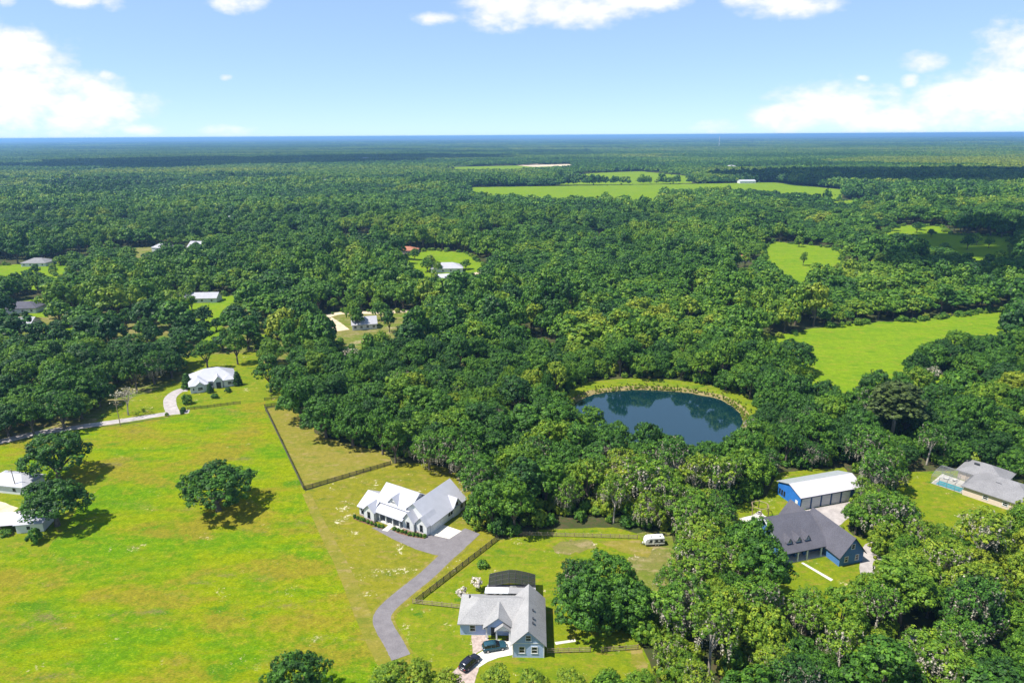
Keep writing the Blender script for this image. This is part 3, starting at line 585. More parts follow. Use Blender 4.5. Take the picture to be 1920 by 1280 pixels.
plant('bare', (119.51,155.69), .75, .45, .9, 'pale dry leafless tree below the lawn of the pool house', 1, rz=1)
plant('blossom', (-11.62,129.91), 1.0, 1.0, .5, 'small pale-blossomed tree left of the screened pool, the nearer of two')
plant('blossom', (-8.43,133.44), 1.0, 1.0, .7, 'small pale-blossomed tree beside the screened pool, the farther of two', rz=2)
plant('shrub', (-127.57,249.58), 1.3, 1.6, .45, 'small pale green tree on the lawn before the white hip-roofed house', 0)
plant('shrub', (-119.23,255.69), .9, .8, .3, 'round bush on the lawn before the middle of the white hip-roofed house', 1)
plant('shrub', (-116.45,262.18), .9, .8, .1, 'dark round bush by the entry of the white hip-roofed house', 2)
plant('conifer', (-115.62,270.28), .8, .7, .1, 'dark conical conifer at the right corner of the white hip-roofed house')
plant('conifer', (-123.69,261.70), .55, .45, .1, 'small dark conical conifer at the front wall of the white hip-roofed house')
plant('conifer', (-135.18,266.83), 1.0, .75, .15, 'dark conifer at the left corner of the white hip-roofed house', rz=1)
plant('shrub', (-125.30,241.44), .8, .8, .1, 'low dark bush at the end of the short fence by the lane', 1)
plant('conifer', (-11.32,163.65), 1.1, .62, .3, 'small cone-shaped evergreen at the back right corner of the white farmhouse', rz=2)
plant('shrub', (-9.82,159.68), 1.2, 1.3, .75, 'yellow-green bush behind the white farmhouse apron', 0)
plant('shrub', (-123.17,153.96), 1.1, 1.7, .35, 'upright green bush in front of the white metal-roofed shed', 2)
plant('shrub', (-150.14,183.00), 1.2, .9, .3, 'green bush before the far white shed', 1)
plant('shrub', (-133.57,157.77), 1.0, .7, .4, 'low pale bush before the open shed bay', 0)
plant('shrub', (-7.45,142.74), .9, .7, .5, 'low bush along the dark board fence', 1)
for i, (q, s, tt, kd) in enumerate([((-77.31,231.57), 1.35, .26, 'oak'), ((-87.01,251.70), 1.25, .22, 'oak'), ((-64.67,217.51), 1.25, .22, 'oak'), ((-75.40,241.68), 1.2, .3, 'oak'), ((-53.96,210.96), 1.2, .26, 'oak'), ((-42.61,203.95), 1.15, .3, 'tall'), ((-37.41,197.78), 1.0, .42, 'tall')]):
    w = ['first', 'second', 'third', 'fourth', 'fifth', 'sixth', 'seventh'][i]
    plant(kd, q, s, s * 1.08, tt, w + ' tree of the dark tree wall right of the paddock, counted from the far end', i % 4, 'tree wall along the paddock', rz=i)
for i, (q, s, tt, kd) in enumerate([((-8.55,170.58), 1.15, .3, 'mossy'), ((-5.31,160.93), 1.1, .38, 'oak'), ((0.39,157.02), 1.1, .45, 'tall'), ((-19.31,191.40), 1.15, .35, 'mossy'), ((-26.15,193.26), 1.0, .4, 'mossy'), ((-13.11,184.51), 1.15, .3, 'mossy')]):
    w = ['moss-hung tree right behind the back corner of the white farmhouse', 'oak at the end of the asphalt forecourt beside the white farmhouse', 'tall tree by the rail fence at the far end of the grey house yard', 'moss-hung tree behind the ridge of the white farmhouse', 'moss-hung tree at the end of the paddock fence', 'dark moss-hung tree behind the right wing of the white farmhouse'][i]
    plant(kd, q, s, s * 1.08, tt, w, i % 3, rz=i * 1.3)
for i, (q, s, tt) in enumerate([((-22.91,103.52), .62, .7), ((-17.47,103.99), .6, .8), ((-12.20,101.18), .62, .85), ((-3.39,102.61), .55, .8), ((3.57,102.80), .5, .75), ((10.46,101.99), .55, .8), ((17.34,101.69), .58, .7), ((23.16,101.15), .6, .6)]):
    w = ['first', 'second', 'third', 'fourth', 'fifth', 'sixth', 'seventh', 'extra'][i]
    plant('tall', q, s * 1.2, s * .82, tt, ('leafy olive treetop at the bottom edge, %s from the asphalt driveway' % w) if i < 7 else 'olive treetop at the bottom edge right of the rail fence', i % 4, 'treetops along the bottom edge', rz=i)


# ------------------------------------------------------------------ buildings
M['white_wall'] = stripes('white_board_wall', (.66, .66, .65), .3, 0, .12, .7, .05)
M['white_metal'] = stripes('white_metal_roof', (.43, .43, .47), .42, 0, .22, .5, .05, .3, .12)
M['white_metal_y'] = stripes('white_metal_roof_cross', (.43, .43, .47), .42, 1, .22, .5, .05, .3, .12)
M['trim'] = plain('white_trim', (.68, .68, .67), .6, .05, 2)
M['dark_trim'] = plain('dark_trim', (.035, .038, .045), .6, .15, 2)
M['rim'] = plain('alloy', (.45, .45, .47), .35, .05, 2, .5, .6)
M['steel'] = plain('grey_frame', (.17, .175, .18), .6, .1, 2)
M['bronze'] = plain('bronze_frame', (.05, .045, .045), .5, .1, 2)
M['grey_shingle'] = shingle('grey_shingles', (.285, .278, .275), .22)
M['slate_shingle'] = shingle('slate_shingles', (.088, .086, .104), .25)
M['tan_shingle'] = shingle('weathered_shingles', (.20, .195, .20), .25)
M['pale_blue'] = stripes('pale_blue_siding', (.40, .50, .74), .22, 2, .22, .7, .05)
M['pale_blue_batten'] = stripes('pale_blue_batten', (.36, .46, .69), .42, 0, .35, .7, .05, .3, .14)
M['blue_siding'] = stripes('blue_siding', (.070, .185, .42), .2, 2, .25, .7, .06)
M['blue_metal'] = stripes('blue_metal_wall', (.022, .175, .60), .3, 0, .22, .5, .05)
M['shaded_blue_metal'] = stripes('shaded_blue_metal_wall', (.030, .080, .20), .3, 0, .22, .5, .05)  # the barn's blue again, with the door wall's shade put into the colour
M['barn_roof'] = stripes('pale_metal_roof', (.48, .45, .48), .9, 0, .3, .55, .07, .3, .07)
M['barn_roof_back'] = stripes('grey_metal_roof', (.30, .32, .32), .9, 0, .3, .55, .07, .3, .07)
M['tan_wall'] = plain('tan_stucco', (.62, .50, .40), .85, .07, 2)
M['roller'] = stripes('garage_door_panels', (.60, .60, .61), .53, 2, .35, .6, .04, .3, .08)
t = NT('window_glass'); t.bsdf((.012, .016, .022), .08, None, 0, .6); M['glass'] = t.m
M['terracotta'] = shingle('terracotta_roof', (.34, .14, .085), .25)
M['wood'] = plain('weathered_wood', (.30, .225, .15), .9, .3, 2)
M['fence_dark'] = plain('dark_fence_board', (.060, .055, .042), .9, .3, 2)
M['fabric'] = plain('white_fabric', (.74, .72, .66), .9, .06, 2)
M['porch_shade'] = stripes('porch_shade_slab', (.010, .012, .022), .8, 0, .3, .15, .05, .6)  # near-black tone painted for the shadow at the tan house's porch
t = NT('insect_screen'); tb = t.n('ShaderNodeBsdfTransparent'); df = t.n('ShaderNodeBsdfDiffuse'); df.inputs[0].default_value = (.030, .032, .035, 1); mx = t.n('ShaderNodeMixShader'); mx.inputs[0].default_value = .70
t.l(tb.outputs[0], mx.inputs[1]); t.l(df.outputs[0], mx.inputs[2]); t.l(mx.outputs[0], t.out.inputs[0]); M['screen'] = t.m
t = NT('light_screen'); tb = t.n('ShaderNodeBsdfTransparent'); df = t.n('ShaderNodeBsdfDiffuse'); df.inputs[0].default_value = (.20, .21, .22, 1); mx = t.n('ShaderNodeMixShader'); mx.inputs[0].default_value = .28
t.l(tb.outputs[0], mx.inputs[1]); t.l(df.outputs[0], mx.inputs[2]); t.l(mx.outputs[0], t.out.inputs[0]); M['screen_light'] = t.m

def gable(pa, x0, x1, y0, y1, ze, zr, axis, wall, roof, over=.45, th=.16, mid=None, ze2=None, infill=True, z0=0.0, wname='wall', rname='roof'):
    """gabled block: pentagon walls and two roof slabs; ridge along 'x' or 'y' at mid; ze, ze2 = eaves on the low and high side"""
    a0, a1, b0, b1 = (x0, x1, y0, y1) if axis == 'y' else (y0, y1, x0, x1)
    m = (a0 + a1) / 2 if mid is None else mid; e2 = ze if ze2 is None else ze2
    P = (lambda a, b, z: (a, b, z)) if axis == 'y' else (lambda a, b, z: (b, a, z))
    if wall:
        out = [(a0, z0), (a1, z0), (a1, e2), (m, zr), (a0, ze)] if infill else [(a0, ze - .05), (a1, e2 - .05), (m, zr)]
        MB().extr([P(a, b0, z) for a, z in out], P(0, b1 - b0, 0)).build(wname, wall, pa)
    g0, g1 = (zr - ze) / (m - a0), (zr - e2) / (a1 - m); r = MB(); u = .05
    r.slab([P(a0 - over, b0 - over, ze - over * g0 + u + th), P(m, b0 - over, zr + u + th), P(m, b1 + over, zr + u + th), P(a0 - over, b1 + over, ze - over * g0 + u + th)], th)
    r.slab([P(m + .002, b0 - over, zr + u + th), P(a1 + over, b0 - over, e2 - over * g1 + u + th), P(a1 + over, b1 + over, e2 - over * g1 + u + th), P(m + .002, b1 + over, zr + u + th)], th)
    return r.build(rname, roof, pa)
def hip(pa, x0, x1, y0, y1, ze, zr, wall, roof, over=.5, th=.22, rx=None, z0=0.0):
    if wall: MB().box(x0, x1, y0, y1, z0, ze - .02).build('wall', wall, pa)
    X0, X1, Y0, Y1 = x0 - over, x1 + over, y0 - over, y1 + over; h = min(X1 - X0, Y1 - Y0) / 2
    if X1 - X0 >= Y1 - Y0: r0, r1 = (X0 + h, (Y0 + Y1) / 2, zr), (X1 - h, (Y0 + Y1) / 2, zr)
    else: r0, r1 = ((X0 + X1) / 2, Y0 + h, zr), ((X0 + X1) / 2, Y1 - h, zr)
    if rx: r0, r1 = (rx[0], (Y0 + Y1) / 2, zr), (rx[1], (Y0 + Y1) / 2, zr)
    c = [(X0, Y0), (X1, Y0), (X1, Y1), (X0, Y1)]; b = MB(); b.v = [(*p, ze - th) for p in c] + [(*p, ze) for p in c] + [r0, r1]
    if X1 - X0 >= Y1 - Y0 or rx: sl = [(4, 5, 9, 8), (5, 6, 9), (6, 7, 8, 9), (7, 4, 8)]
    else: sl = [(4, 5, 8), (5, 6, 9, 8), (6, 7, 9), (7, 4, 8, 9)]
    b.f = [(3, 2, 1, 0), (0, 1, 5, 4), (1, 2, 6, 5), (2, 3, 7, 6), (3, 0, 4, 7)] + sl; return b.build('roof', roof, pa)
def window(pa, x, y, z, w, h, face, bar=True, trim='trim', name='window'):
    """frame proud of the wall, pane set back inside it; x, y, z = middle of the opening on the wall face"""
    ax, sg = (0, 1) if face[1] == 'x' else (1, 1); sg = 1 if face[0] == '+' else -1; b = MB(); t_ = .14
    def bx(m, u0, u1, z0, z1, d0, d1):
        d0, d1 = sorted((sg * d0, sg * d1))
        if face[1] == 'x': m.box(x + d0, x + d1, y + u0, y + u1, z + z0, z + z1)
        else: m.box(x + u0, x + u1, y + d0, y + d1, z + z0, z + z1)
    bx(b, -w / 2, w / 2, h / 2 - t_, h / 2, .004, .07); bx(b, -w / 2, -w / 2 + t_, -h / 2 + t_, h / 2 - t_, .004, .07); bx(b, w / 2 - t_, w / 2, -h / 2 + t_, h / 2 - t_, .004, .07); bx(b, -w / 2 - .05, w / 2 + .05, -h / 2, -h / 2 + t_, .004, .10)
    if bar: bx(b, -w / 2 + t_, w / 2 - t_, -.035, .035, .004, .05)
    f = b.build(name, trim, pa); g = MB(); bx(g, -w / 2 + t_, w / 2 - t_, -h / 2 + t_, h / 2 - t_, .003, .02); g.build('pane', 'glass', f); return f
def garage_door(pa, x, y, z, w, h, face, mat='roller'):
    sg = 1 if face[0] == '+' else -1; b = MB()
    for k in range(4):
        z0, z1 = z + h * k / 4 + .02, z + h * (k + 1) / 4 - .02; d0, d1 = sorted((sg * .004, sg * .06))
        if face[1] == 'x': b.box(x + d0, x + d1, y - w / 2, y + w / 2, z0, z1)
        else: b.box(x - w / 2, x + w / 2, y + d0, y + d1, z0, z1)
    return b.build('garage_door', mat, pa)
def door(pa, x, y, w, h, face, mat='dark_trim'):
    sg = 1 if face[0] == '+' else -1; d0, d1 = sorted((sg * .004, sg * .07)); b = MB()
    if face[1] == 'x': b.box(x + d0, x + d1, y - w / 2, y + w / 2, .1, .1 + h)
    else: b.box(x - w / 2, x + w / 2, y + d0, y + d1, .1, .1 + h)
    o = b.build('door', mat, pa); k = MB()
    if face[1] == 'x': k.box(x + sg * .07, x + sg * .14, y + w * .3, y + w * .4, 1.05, 1.15)
    else: k.box(x + w * .3, x + w * .4, y + min(sg * .07, sg * .14), y + max(sg * .07, sg * .14), 1.05, 1.15)
    k.build('handle', 'trim', o); return o
def column(pa, x, y, z0, z1, w=.28, mat='trim'):
    return MB().box(x - w / 2, x + w / 2, y - w / 2, y + w / 2, z0 + .16, z1 - .12).box(x - w * .7, x + w * .7, y - w * .7, y + w * .7, z0, z0 + .16).box(x - w * .7, x + w * .7, y - w * .7, y + w * .7, z1 - .12, z1).build('column', mat, pa)

# white farmhouse
h = empty('white_farmhouse', (-42.3, 166.6, 0), R(-32), 'white farmhouse with several white metal gable roofs and front porch, mid picture', 'house')
gable(h, 0, 5, 0, 8.6, 3.0, 5.5, 'x', 'white_wall', 'white_metal')
gable(h, 4.3, 15.2, 3.0, 11.6, 4.7, 7.7, 'x', 'white_wall', 'white_metal', .5)
MB().slab([(4.4, -.1, 3.05), (15.4, -.1, 3.05), (15.4, 3.3, 4.45), (4.4, 3.3, 4.45)], .16).build('porch_roof', 'white_metal', h)
MB().box(5.5, 15, .2, 3, 0, .25).build('porch_floor', 'concrete', h)
for x in (6.9, 9.2, 11.6, 14.0): column(h, x, .55, .25, 3.0)
gable(h, 2.4, 6.0, -.7, 3.2, 3.0, 4.75, 'y', 'white_wall', 'white_metal_y', .35)
gable(h, 14.9, 22.6, 3.0, 18.2, 5.35, 7.4, 'y', 'white_wall', 'white_metal_y', .5, mid=17.2, ze2=3.0)
gable(h, 14.8, 18.5, .9, 8.0, 3.0, 5.35, 'y', 'white_wall', 'white_metal_y', .35)
gable(h, 18.8, 22.4, 1.5, 6.5, 3.0, 4.85, 'y', 'white_wall', 'white_metal_y', .35)
gable(h, 18.6, 22.9, 12.6, 15.6, 3.3, 5.2, 'x', 'white_wall', 'white_metal', .35)
gable(h, 8.3, 11.1, 3.1, 7.0, 5.3, 6.85, 'y', 'white_wall', 'white_metal_y', .35)
window(h, 9.7, 3.1, 5.35, 1.7, .8, '-y'); window(h, 1.2, 0, 1.75, .95, 1.7, '-y', trim='dark_trim'); window(h, 4.2, -.7, 1.8, 1.0, 1.9, '-y', trim='dark_trim'); window(h, 16.6, .9, 1.8, 1.0, 1.9, '-y', trim='dark_trim'); window(h, 20.6, 1.5, 1.8, 1.0, 1.9, '-y', trim='dark_trim')
window(h, 6.9, 3.0, 1.6, 1.5, 1.7, '-y', trim='dark_trim'); window(h, 12.9, 3.0, 1.6, 1.7, 1.7, '-y', trim='dark_trim'); door(h, 10.1, 3.0, 1.5, 2.3, '-y')
garage_door(h, 22.6, 5.0, .05, 2.7, 2.4, '+x', 'trim'); garage_door(h, 22.6, 8.3, .05, 2.7, 2.4, '+x', 'trim')
for y in (10.9, 12.0): window(h, 22.6, y, 1.8, .8, 1.1, '+x', trim='dark_trim')
window(h, 22.9, 14.1, 3.6, .8, .9, '+x', trim='dark_trim'); window(h, 22.6, 16.6, 1.7, 1.0, 1.4, '+x', trim='dark_trim')
for q in ((-.03, 2.4, -.05, 0, 0, .55), (2.37, 6.03, -.76, -.7, 0, .55), (14.8, 18.53, .84, .9, 0, .45), (18.8, 22.43, 1.44, 1.5, 0, .45)): MB().box(*q).build('brick_skirting', 'paver', h)

# pale blue house with grey shingles
g = empty('pale_blue_house', (-11.2, 119.25, 0), R(-1.8), 'pale blue house with grey shingle roof near the bottom, two cars before it', 'house')
hip(g, 0, 14, 0, 8.8, 3.05, 5.9, 'pale_blue', 'grey_shingle', .5, rx=(3.9, 14.2))
gable(g, 11.15, 17.4, -6.2, 7.6, 3.4, 6.5, 'y', 'pale_blue', 'grey_shingle', .5)
MB().extr([(11.3, -6.225, 3.55), (17.25, -6.225, 3.55), (14.27, -6.225, 6.38)], (0, .02, 0)).build('gable_siding', 'pale_blue_batten', g)
MB().box(11.1, 17.45, -6.26, -6.2, 3.38, 3.55).box(11.1, 11.3, -6.25, -6.2, 0, 3.38).box(17.25, 17.45, -6.25, -6.2, 0, 3.38).build('corner_trim', 'trim', g)
gable(g, 5.3, 10.9, -1.3, 4.2, 3.15, 5.4, 'y', 'pale_blue_batten', 'grey_shingle', .4, infill=False, wname='gable_wall')
gable(g, 7.6, 10.6, -2.1, .6, 2.9, 4.15, 'y', 'trim', 'grey_shingle', .3, infill=False, wname='gable_wall')
for x, y in ((5.6, -1.1), (7.7, -1.9), (10.4, -1.9)): column(g, x, y, 0, 2.9, .3)
window(g, 2.6, 0, 1.75, 1.3, 1.6, '-y'); window(g, 5.0, 0, 1.95, .7, .9, '-y'); window(g, 9.7, 0, 1.75, 1.2, 1.6, '-y'); door(g, 7.0, 0, 1.1, 2.2, '-y')
window(g, 14.27, -6.25, 4.7, 1.2, 1.45, '-y'); window(g, 13.0, -6.2, 1.85, 1.3, 1.7, '-y'); window(g, 15.5, -6.2, 1.85, 1.3, 1.7, '-y')
garage_door(g, 11.15, -3.4, .05, 2.7, 2.3, '-x', 'trim')
MB().slab([(4.6, 8.0, 4.35), (9.8, 8.0, 4.35), (9.8, 11.4, 3.35), (4.6, 11.4, 3.35)], .16).build('porch_roof', 'trim', g)
MB().slab([(9.83, 8.0, 4.35), (15.8, 8.0, 4.35), (15.8, 11.4, 3.35), (9.83, 11.4, 3.35)], .16).build('porch_roof', 'grey_shingle', g)
for x in (4.8, 8.5, 12.1, 15.6): column(g, x, 11.2, .1, 3.3, .25)
for (x, y, z) in ((15.1, .6, 0), (15.15, -1.9, 0), (15.1, -3.3, 0)): z = 6.5 - (x - 14.27) * .99 + .32; MB().box(x - .25, x + .25, y - .3, y + .3, z - .4, z + .02).build('roof_vent', 'dark_trim', g)
MB().box(1.35, 1.65, 6.2, 6.9, 4.2, 4.75).build('roof_vent', 'dark_trim', g)

# pool cage behind it
c = empty('pool_cage', (-11.2, 119.25, 0), R(-1.8), 'dark bronze screened pool cage behind the pale blue house', 'pool cage'); X0, X1, Y0, Y1, ZE, ZR = 5.2, 15.7, 11.5, 16.2, 3.3, 4.5
def arch(x): q = (x - X0) / (X1 - X0); return ZE + (ZR - ZE) * min(1, 2.2 * min(q, 1 - q)) ** .8
xs = [X0 + (X1 - X0) * k / 7 for k in range(8)]
for x in xs:
    MB().bar((x, Y1, 0), (x, Y1, arch(x)), .05).build('post', 'bronze', c); MB().bar((x, Y0, arch(x)), (x, Y1, arch(x)), .05).build('beam', 'bronze', c)
for yv in (Y0, Y0 + 1.7, Y0 + 3.4, Y1):
    for i in range(7): MB().bar((xs[i], yv, arch(xs[i])), (xs[i + 1], yv, arch(xs[i + 1])), .045).build('purlin', 'bronze', c)
    for x in (X0, X1): MB().bar((x, yv, 0), (x, yv, ZE), .05).build('post', 'bronze', c)
for i in range(7): MB().poly([(xs[i], Y0, arch(xs[i]) - .02), (xs[i + 1], Y0, arch(xs[i + 1]) - .02), (xs[i + 1], Y1, arch(xs[i + 1]) - .02), (xs[i], Y1, arch(xs[i]) - .02)]).build('screen', 'screen', c); MB().poly([(xs[i], Y1, .1), (xs[i + 1], Y1, .1), (xs[i + 1], Y1, arch(xs[i + 1])), (xs[i], Y1, arch(xs[i]))]).build('screen', 'screen', c)
for x in (X0, X1): MB().poly([(x, Y0, .1), (x, Y1, .1), (x, Y1, ZE), (x, Y0, ZE)]).build('screen', 'screen', c)
loc2 = lambda x, y, o=(-11.2, 119.25), a=R(-1.8): (o[0] + x * math.cos(a) - y * math.sin(a), o[1] + x * math.sin(a) + y * math.cos(a))
M['deck'] = plain('deck_pavers', (.24, .22, .24), .9, .2, 1.2)
sheet('pool_deck', [loc2(4.6, 8.8), loc2(15.8, 8.8), loc2(15.8, 16.7), loc2(4.6, 16.7)], .07, 'deck', 2, 0)
sheet('pool_water', [loc2(6.3, 13.3), loc2(10.0, 13.0), loc2(14.6, 13.3), loc2(14.6, 15.9), loc2(6.3, 15.9)], .085, 'water', 1, .12)
def parasol(at, r, label):
    o = empty('parasol', at, 0, label, 'parasol'); MB().tube([(0, 0, 0), (0, 0, 2.45)], .04, 6).build('pole', 'trim', o); MB().tube([(0, 0, 0), (0, 0, .12)], .3, 8).build('base', 'dark_trim', o)
    b = MB(); rim = [(r * math.cos(k * math.pi / 3), r * math.sin(k * math.pi / 3), 2.0) for k in range(6)]
    for k in range(6): b.extr([rim[k], rim[(k + 1) % 6], (0, 0, 2.6)], (0, 0, -.03))
    b.build('canopy', 'fabric', o); return o
parasol((*loc2(10.7, 12.6), .07), 1.25, 'white six-sided parasol inside the dark pool cage')
def lounge_chair(at, rz, label, group):
    o = empty('lounge_chair', at, rz, label, 'chair', group); MB().box(-.3, .3, -.9, .35, .28, .36).build('seat', 'fabric', o); MB().slab([(-.3, .35, .40), (.3, .35, .40), (.3, .95, .80), (-.3, .95, .80)], .08).build('backrest', 'fabric', o)
    for x in (-.26, .26):
        for y in (-.8, .3): MB().box(x - .03, x + .03, y - .03, y + .03, 0, .28).build('leg', 'dark_trim', o)
for k, (x, y) in enumerate(((6.6, 12.3), (8.0, 12.4), (13.4, 12.4), (14.6, 12.3))): lounge_chair((*loc2(x, y), .07), .3 * k, ['leftmost', 'second', 'third', 'rightmost'][k] + ' of four pale loungers in the dark pool cage', 'loungers in the pool cage')

# blue house with slate roof
b_ = empty('blue_house', (65.4, 142.8, 0), R(16.5), 'blue house with dark slate roof, three dormers and white porch columns', 'house')
w_ = MB().extr([(.4, 2.4, 0), (.4, 13.4, 0), (.4, 13.4, 4.2), (.4, 8.0, 7.75), (.4, 2.4, 4.35)], (12.4, 0, 0)); w_.build('wall', 'blue_siding', b_)
r_ = MB(); r_.slab([(-.5, -.2, 2.95), (13, -.2, 2.95), (13, 8, 8.05), (-.5, 8, 8.05)], .18); r_.slab([(-.5, 8.003, 8.05), (13, 8.003, 8.05), (13, 14.6, 3.7), (-.5, 14.6, 3.7)], .18); r_.build('roof', 'slate_shingle', b_)
MB().slab([(-.56, -.24, 2.97), (-.40, -.24, 2.97), (-.40, 8, 8.10), (-.56, 8, 8.10)], .3).slab([(-.56, 8, 8.10), (-.40, 8, 8.10), (-.40, 14.6, 3.75), (-.56, 14.6, 3.75)], .3).build('rake_board', 'trim', b_)
MB().box(0, 12.2, -.1, 2.4, 0, .22).build('porch_floor', 'concrete', b_); MB().box(-.4, 12.0, -.12, .05, 2.72, 2.9).build('porch_beam', 'trim', b_)
for x in (.3, 4.1, 6.8, 10.9): column(b_, x, .1, .22, 2.75, .3)
for x in (2.6, 5.2, 7.8):
    gable(b_, x - .65, x + .65, 1.7, 4.6, 4.75, 5.75, 'y', 'blue_siding', 'slate_shingle', .22, .1, wname='dormer_wall', rname='dormer_roof'); window(b_, x, 1.7, 4.85, .85, .85, '-y')
for x in (1.8, 4.6, 9.2): window(b_, x, 2.4, 1.6, 1.1, 1.5, '-y')
door(b_, 6.7, 2.4, 1.1, 2.2, '-y', 'trim')
gable(b_, 12.3, 19.2, -4.6, 9.5, 3.0, 7.3, 'y', 'blue_siding', 'slate_shingle', .5); gable(b_, 10.6, 16.0, 8, 15.2, 3.4, 6.9, 'y', 'blue_siding', 'slate_shingle', .45)
MB().slab([(19.3, 1.0, 3.0), (22.2, 1.0, 2.5), (22.2, 7.5, 2.5), (19.3, 7.5, 3.0)], .15).build('porch_roof', 'slate_shingle', b_)
for yv in (1.3, 7.2): column(b_, 22.0, yv, 0, 2.4, .2)
window(b_, 15.75, -4.6, 4.9, 1.1, 1.4, '-y'); window(b_, 14.2, -4.6, 1.7, 1.1, 1.6, '-y'); window(b_, 17.3, -4.6, 1.7, 1.1, 1.6, '-y')
# blue barn
q_ = empty('blue_barn', (79.5, 167.8, 0), R(16.6), 'long bright blue metal barn with pale roof and five white doors', 'barn')
MB().extr([(0, 0, 0), (0, 9.6, 0), (0, 9.6, 4.0), (0, 4.8, 5.6), (0, 0, 4.0)], (.12, 0, 0)).build('end_wall', 'blue_metal', q_)
MB().box(.13, 20.6, 0, .12, 0, 4.0).build('door_wall', 'shaded_blue_metal', q_); MB().extr([(20.62, 0, 0), (20.62, 9.6, 0), (20.62, 9.6, 4), (20.62, 4.8, 5.6), (20.62, 0, 4)], (.12, 0, 0)).build('end_wall', 'blue_metal', q_); MB().box(.13, 20.6, 9.48, 9.6, 0, 4.0).build('back_wall', 'blue_metal', q_)
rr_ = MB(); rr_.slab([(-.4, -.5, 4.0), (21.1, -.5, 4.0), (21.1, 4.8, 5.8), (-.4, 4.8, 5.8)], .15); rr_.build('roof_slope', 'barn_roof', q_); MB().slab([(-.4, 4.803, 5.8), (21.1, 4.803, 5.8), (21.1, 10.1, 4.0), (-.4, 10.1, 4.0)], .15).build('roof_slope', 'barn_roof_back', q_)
for k in range(5): garage_door(q_, 1.9 + 3.35 * k, 0, .05, 2.75, 3.3, '-y'); MB().box(3.42 + 3.35 * k, 3.72 + 3.35 * k, -.05, -.003, 0, 3.7).build('pilaster', 'shaded_blue_metal', q_)
for yv in (6.6, 7.6, 8.6): window(q_, 0, yv, 1.5, .7, 1.6, '-x', trim='dark_trim')
MB().box(-.04, 0, 1.0, 2.0, .1, 2.3).build('door', 'trim', q_)

# house with pool at the right edge
tn = empty('pool_house', (129.7, 175.8, 0), R(-50), 'tan house with weathered grey shingle roof and pool at the right edge', 'house')
hip(tn, 0, 17.5, 0, 13.5, 2.9, 6.0, 'tan_wall', 'tan_shingle', .6); hip(tn, -4.5, 7, 10, 19.5, 2.9, 5.4, 'tan_wall', 'tan_shingle', .6)
for x in (5.6, 10.4): window(tn, x, 0, 1.5, 1.4, 1.3, '-y')
MB().box(17.5, 20.5, 3.0, 9.0, 2.4, 2.6).build('porch_roof', 'dark_trim', tn)
for i, (x, z) in enumerate(((13.9, 4.55), (15.6, 3.72))): MB().slab([(x, 3.8, z + .12), (x + 1.4, 3.8, z - .56), (x + 1.4, 9.2, z - .56), (x, 9.2, z + .12)], .05).build('porch_shade_slab', 'porch_shade', tn)  # dark slabs standing in for shadow of the front gable and porch
for x, y, z in ((7.0, 4.5, 4.95), (-1.0, 13.2, 5.1)): MB().box(x - .7, x + .7, y - .18, y + .18, z - .4, z + .12).build('roof_vent', 'dark_trim', tn)
pcg = empty('pool_cage', (129.7, 175.8, 0), R(-50), 'pale see-through pool cage beside the tan house at the right edge', 'pool cage')
for x in (-8.5, -6.4, -4.3, -2.2, -.3):
    for (y0, z0, y1, z1) in ((.4, 0, .4, 2.7), (.4, 2.7, 3, 3.5), (3, 3.5, 7.5, 3.5), (7.5, 3.5, 9.6, 2.8), (9.6, 2.8, 9.6, 0)): MB().bar((x, y0, z0), (x, y1, z1), .05).build('post' if z0 == 0 or z1 == 0 else 'beam', 'steel', pcg)
for (yv, z) in ((.4, 2.7), (3, 3.5), (7.5, 3.5), (9.6, 2.8), (.4, 1.2)): MB().bar((-8.5, yv, z), (-.3, yv, z), .045).build('purlin', 'steel', pcg)
for (y0, z0, y1, z1) in ((.4, .1, .4, 2.7), (.4, 2.7, 3, 3.5), (3, 3.5, 7.5, 3.5), (7.5, 3.5, 9.6, 2.8)): MB().poly([(-8.5, y0, z0), (-.3, y0, z0), (-.3, y1, z1), (-8.5, y1, z1)]).build('screen', 'screen_light', pcg)
loc3 = lambda x, y: loc2(x, y, (129.7, 175.8), R(-50))
sheet('pool_deck', [loc3(-8.4, .5), loc3(-.2, .5), loc3(-.2, 9.5), loc3(-8.4, 9.5)], .07, 'concrete', 2, 0)
sheet('pool_water', [loc3(-7.3, 1.0), loc3(-.9, 1.0), loc3(-.9, 4.2), loc3(-7.3, 4.2)], .09, 'pool', 1, .05)
for k, (x, y) in enumerate(((-6.5, 6.6), (-4.4, 7.2))): lounge_chair((*loc3(x, y), .07), 1 + k, ['left', 'right'][k] + ' lounger by the turquoise pool of the tan house', 'loungers by the turquoise pool')

# white hip-roofed house on the left
lw = empty('white_hip_house', (-130.8, 260.6, 0), R(27), 'white house with broad white hip roof above the pasture on the left', 'house')
hip(lw, 0, 17.5, 3.2, 15.5, 3.2, 7.0, 'white_wall', 'white_metal', .5); hip(lw, -.2, 6.3, 0, 9, 3.2, 5.6, 'white_wall', 'white_metal', .5); gable(lw, 2.0, 5.0, -.4, 2.5, 3.2, 4.4, 'y', 'white_wall', 'white_metal_y', .3)
gable(lw, 9.0, 12.2, 1.6, 6, 3.3, 5.1, 'y', 'white_wall', 'white_metal_y', .35); hip(lw, 12.6, 17.2, 1.6, 6, 3.2, 4.9, 'white_wall', 'white_metal', .4)
window(lw, 3.5, -.4, 1.7, 2.1, 1.5, '-y'); window(lw, 7.7, 3.2, 1.7, 1.8, 1.5, '-y'); door(lw, 10.6, 1.6, 1.8, 2.6, '-y'); window(lw, 14.9, 1.6, 1.7, 1.8, 1.5, '-y'); window(lw, 1.0, 0, 1.7, .8, 1.3, '-y')
